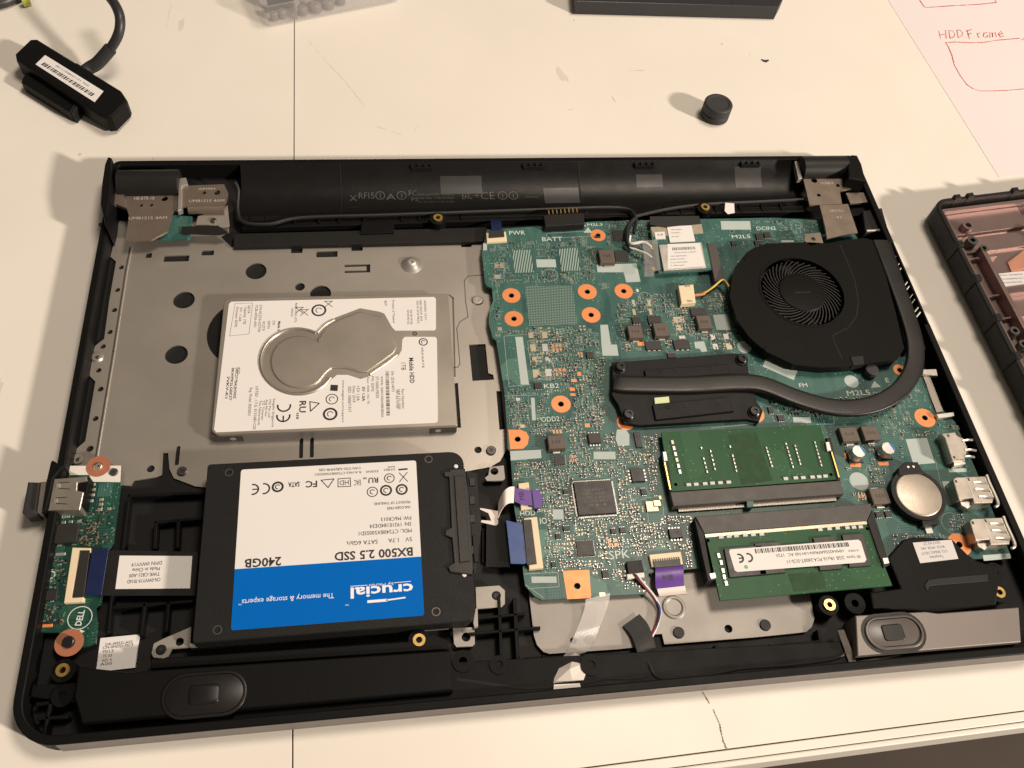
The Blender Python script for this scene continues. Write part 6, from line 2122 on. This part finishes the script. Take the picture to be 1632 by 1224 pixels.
lb = MB().prism(PL(zz5([(400, 488), (917, 808), (838, 905), (315, 570)]), AZ + 0.1), AZ - 0.3, AZ + 0.1).build('sticker', 'paper_white', ad)
a_, b_ = P(*zz5([(358, 529)])[0], AZ), P(*zz5([(877, 856)])[0], AZ)
aang = math.atan2(b_[1] - a_[1], b_[0] - a_[0])
aL = math.dist(a_, b_)
lt = MB()
c = P(*zz5([(605, 705)])[0], AZ + 0.13)
lt.bars(c[0], c[1], aL * 0.88, 2.4, AZ + 0.13, aang, 55)
c = P(*zz5([(640, 670)])[0], AZ + 0.13)
lt.text('S/N: 12115480211180', c[0], c[1], aL * 0.56, 1.1, AZ + 0.13, aang + math.pi)
lt.build('printed_text', 'ink_black', lb)
cab = [(745, 640, 6.5), (800, 600, 7.5), (870, 555, 10), (980, 430, 17), (1050, 300, 24), (1065, 170, 29), (1030, 60, 31), (960, -40, 31), (850, -160, 28)]
cp = [(*P(*zz5([(x, y)])[0], z), z) for x, y, z in cab]
MB().tube(cp[2:], 2.55, 14, k=8).build('cable', 'cable_black', ad, sharp=80)
MB().tube(cp[:4], 3.3, 12, k=4).build('strain_relief', 'rubber', ad, sharp=80)
# second cable at the picture's corner
c2 = thing('black_cable', 'piece of black cable crossing the top left corner of the table', 'cable', (*P(10, 4, 0), 0))
MB().tube([(*P(x, y, 3), 3) for x, y in ((-40, 20), (-15, 9), (10, 2), (35, -10), (70, -22))], 3.0, 12).build('cable', 'cable_black', c2, sharp=80)
MDEF['lime_tag'] = ((0.45, 0.48, 0.10), 0.5, 0, 0.1, 60)
MB().box(*P(40, -1, 4), 4, 3, 0.5, 5.5, 0.5, 0.4).build('lime_tag', 'lime_tag', c2)

# clear plastic case
cs = thing('plastic_case', 'clear plastic case of small dark parts cut by the top edge', 'plastic case', (*P(520, 5, 0), 0))
CH = 13.0
b0, b1 = Vector(P(421, 46, 0)), Vector(P(640, 3, 0))
du = (b1 - b0).normalized()
dv = Vector((-du.y, du.x))
LL = (b1 - b0).length


def cq(u, v):
    w = b0 + du * u + dv * v
    return (w.x, w.y)


def csec(u0, u1, v0, v1):
    return [cq(u0, v0), cq(u1, v0), cq(u1, v1), cq(u0, v1)]


op = rrect(0, 0, LL, 46, 5)
ip = rrect(0, 0, LL - 2.4, 43.6, 4)
tf = lambda p: [cq(x + LL / 2, y + 23) for x, y in p]
MB().prism(tf(op), 0.2, CH, 0.0, [tf(ip)]).build('side_walls', 'clear_plastic', cs)
MB().prism(tf(ip), 0.3, 0.9).build('bottom', 'clear_plastic', cs)
MB().prism(tf(op), CH + 0.1, CH + 1.0, 0.3).build('lid', 'clear_plastic', cs)
MB().prism(csec(19.5, 20.5, 1.6, 44), 1.0, CH - 0.3).build('divider', 'clear_plastic', cs)
MDEF['case_content'] = ((0.16, 0.145, 0.14), 0.5, 0.2, 0.2, 100)
for u, v, r in ((8, 6, 2.4), (13, 6.5, 2.6), (25, 6, 3.0), (33, 6.5, 3.6), (41, 7.5, 3.6), (49, 9, 3.0), (29, 13, 3.2), (38, 14, 3.4)):
    q = cq(u, v)
    MB().lathe(q[0], q[1], [(r, 1.0), (r, 4.5), (r * 0.6, 5.2), (0.1, 5.2)], 16).build('small_part', 'case_content', cs)
MB().prism(csec(8, 22, 13, 20), 1.0, 8.0, 0.4).build('dark_block', 'black_plastic', cs)

# dark slab at the top edge
sb_ = thing('dark_slab', 'dark grey flat slab cut off by the top edge of the photo', 'slab', (*P(1080, -10, 0), 0))
q = PL([(918, 2), (1241, 11), (1250, -6), (1250, -120), (905, -120)], 9)
MB().prism(q, 0.3, 9.0, 0.5).build('body', 'cable_black', sb_)
q = P(1166, 4, 9)
MB().cyl(q[0], q[1], 0.8, 8.9, 9.05, 10).build('hole', 'black_floor', sb_)

# sheet of paper with red pen sketch
pz_ = 0.12
pap = thing('paper_sheet', 'white paper sheet with red pen sketches and handwriting', 'paper', (*P(1560, 100, 0), 0))
MB().prism(PL([(1408, -12), (1592, 282), (1700, 272), (1800, -40)], pz_), 0.03, pz_).build('sheet', 'sheet_paper', pap)
ink = MB()


def ipen(pts, w=0.55):
    q = PL(pts, pz_)
    for (xa, ya), (xb, yb) in zip(q, q[1:]):
        n_ = max(1, int(math.hypot(xb - xa, yb - ya) / 2.5))
        for k in range(n_):
            ink.stroke([(xa + (xb - xa) * k / n_, ya + (yb - ya) * k / n_), (xa + (xb - xa) * (k + 1) / n_, ya + (yb - ya) * (k + 1) / n_)], w * R.uniform(0.7, 1.45), pz_ + 0.03)


ink = MB()
ipen([(1464, -2), (1473, 11), (1477, 12), (1520, 9), (1560, 7), (1588, 4), (1583, -4)], 0.6)
ink.build('pen_outline', 'ink_red', pap)
ink = MB()
ipen([(1507, 68), (1522, 67), (1545, 68), (1565, 68), (1590, 64), (1625, 61)])
ipen([(1628, 64), (1634, 60)])
ipen([(1507, 68), (1511, 74), (1517, 88), (1521, 104), (1530, 120), (1541, 135), (1550, 141), (1562, 145), (1580, 145), (1605, 144), (1640, 141)])
ink.build('pen_outline', 'ink_red', pap)
ink = MB()
for seg in ([(1496, 49), (1499, 62)], [(1507, 48), (1508, 61)], [(1497, 56), (1508, 54)], [(1512, 49), (1514, 61), (1520, 59), (1522, 54), (1518, 49), (1512, 49)], [(1525, 48), (1527, 60), (1533, 57), (1534, 52), (1530, 48), (1525, 48)],
            [(1541, 48), (1545, 62)], [(1540, 50), (1548, 47)], [(1542, 55), (1548, 53)], [(1557, 53), (1560, 60)], [(1558, 55), (1562, 52)], [(1573, 52), (1568, 53), (1567, 58), (1571, 60), (1574, 56), (1574, 60)], [(1578, 60), (1577, 52), (1581, 53), (1582, 59), (1582, 53), (1586, 52), (1588, 59)], [(1591, 56), (1598, 53), (1595, 50), (1591, 54), (1594, 59), (1600, 57)]):
    ipen(seg, 0.5)
o_ = ink.build('red_handwriting', 'ink_red', pap)

# removed bottom cover
bcv = thing('bottom_cover', 'removed laptop bottom cover lying inside up with copper coloured coating', 'laptop cover', (*P(1560, 400, 0), 0))
RZ = 13.0
A = Vector(P(1487, 318, RZ))
ux = (Vector(P(1645, 299, RZ)) - A).normalized()
vy = (Vector(P(1632, 628, RZ)) - Vector(P(1484, 337, RZ))).normalized()
NRM = -1


def cv(u, v):
    w = A + ux * u + vy * v
    return (w.x, w.y)


def crn(d, U_=150, V_=235, r=7):
    r = max(r - d, 1.5)
    pts = [cv(U_ - d, d), cv(d + r, d)]
    for i in range(1, 6):
        t = i / 6 * math.pi / 2
        pts.append(cv(d + r - r * math.sin(t), d + r - r * math.cos(t)))
    pts += [cv(d, d + r), cv(d, V_ - d), cv(U_ - d, V_ - d)]
    return pts


MB().prism(crn(0), 2.0, RZ, 0.8, [crn(2.2)]).build('rim', 'charcoal_plastic', bcv)
MB().prism(crn(2.0), 1.6, 3.4).build('floor', 'copper_coat', bcv)
MB().prism(crn(3.6), 3.4, 9.0, 0.6, [crn(6.0)]).build('inner_wall', 'copper_coat', bcv)
MB().prism([cv(2.2, 10), cv(5, 10), cv(5, 200), cv(2.2, 200)], 3.3, 11.0, 0.3).build('side_wall_inner', 'copper_coat', bcv)
for v0, v1, z in ((6, 20, 6.0), (22, 32, 5.0)):
    MB().prism([cv(6, v0), cv(148, v0), cv(148, v1), cv(6, v1)], 3.4, z, 0.4).build('step', 'copper_coat', bcv)
for v0 in (36, 60, 74, 90):
    MB().prism([cv(6, v0), cv(26 if v0 != 60 else 60, v0), cv(26 if v0 != 60 else 60, v0 + 1.2), cv(6, v0 + 1.2)], 3.4, 6.5, 0.2).build('rib', 'copper_coat', bcv)
MB().prism([cv(16, 34), cv(18.5, 34), cv(18.5, 130), cv(16, 130)], 3.4, 9.5, 0.3).build('rib', 'copper_coat', bcv)
for u, v, r in ((16, 17, 3.2), (14, 27, 2.8), (18, 33, 2.2), (54, 26, 3.4), (11, 84, 2.4), (12, 92, 2.4), (18, 118, 3.5), (25, 125, 3.0)):
    q = cv(u, v)
    MB().ring(q[0], q[1], r, r * 0.5, 3.4, 9.5, 18).build('screw_post', 'drive_dark' if r < 3 else 'copper_coat', bcv)
for v in (30, 52, 76, 98, 120):
    q = [cv(-0.4, v), cv(3.0, v), cv(3.0, v + 3.5), cv(-0.4, v + 3.5)]
    MB().prism(q, 3.0, RZ + 1.8, 0.3).build('clip', 'charcoal_plastic', bcv)
for u in (12, 20, 48, 70):
    q = [cv(u, -0.4), cv(u + 3.6, -0.4), cv(u + 3.6, 2.4), cv(u, 2.4)]
    MB().prism(q, 3.0, RZ + 1.6, 0.3).build('clip', 'charcoal_plastic', bcv)
lb = MB().prism(PL([(1581, 437), (1640, 431), (1645, 450), (1588, 458)], 3.9), 3.4, 3.9).build('label', 'label_grey', bcv)
lt = MB()
for s, x, y, L in (('P/N: 0G8RP8', 1612, 438, 42), ('CN-0G8RP8-7013', 1614, 444, 46), ('AP20X000100', 1612, 450, 40)):
    q = P(x, y, 3.95)
    lt.text(s, q[0], q[1], L * 0.30, 0.9, 3.95, 0.03)
lt.build('printed_text', 'ink_grey', lb)
vs = MB()
for k in range(5):
    q = P(1623 + 3.2 * k, 330, 6.05)
    vs.box(q[0], q[1], 0.5, 12, 6.0, 6.12, 0.05)
vs.build('printed_lines', 'ink_black', bcv)
MDEF['copper_sheet'] = ((0.72, 0.36, 0.24), 0.35, 0.7, 0.12, 30)
MB().prism(PL([(1606, 418), (1640, 392), (1645, 425), (1612, 432)], 4.2), 3.4, 4.2, 0.2).build('copper_patch', 'copper_sheet', bcv)
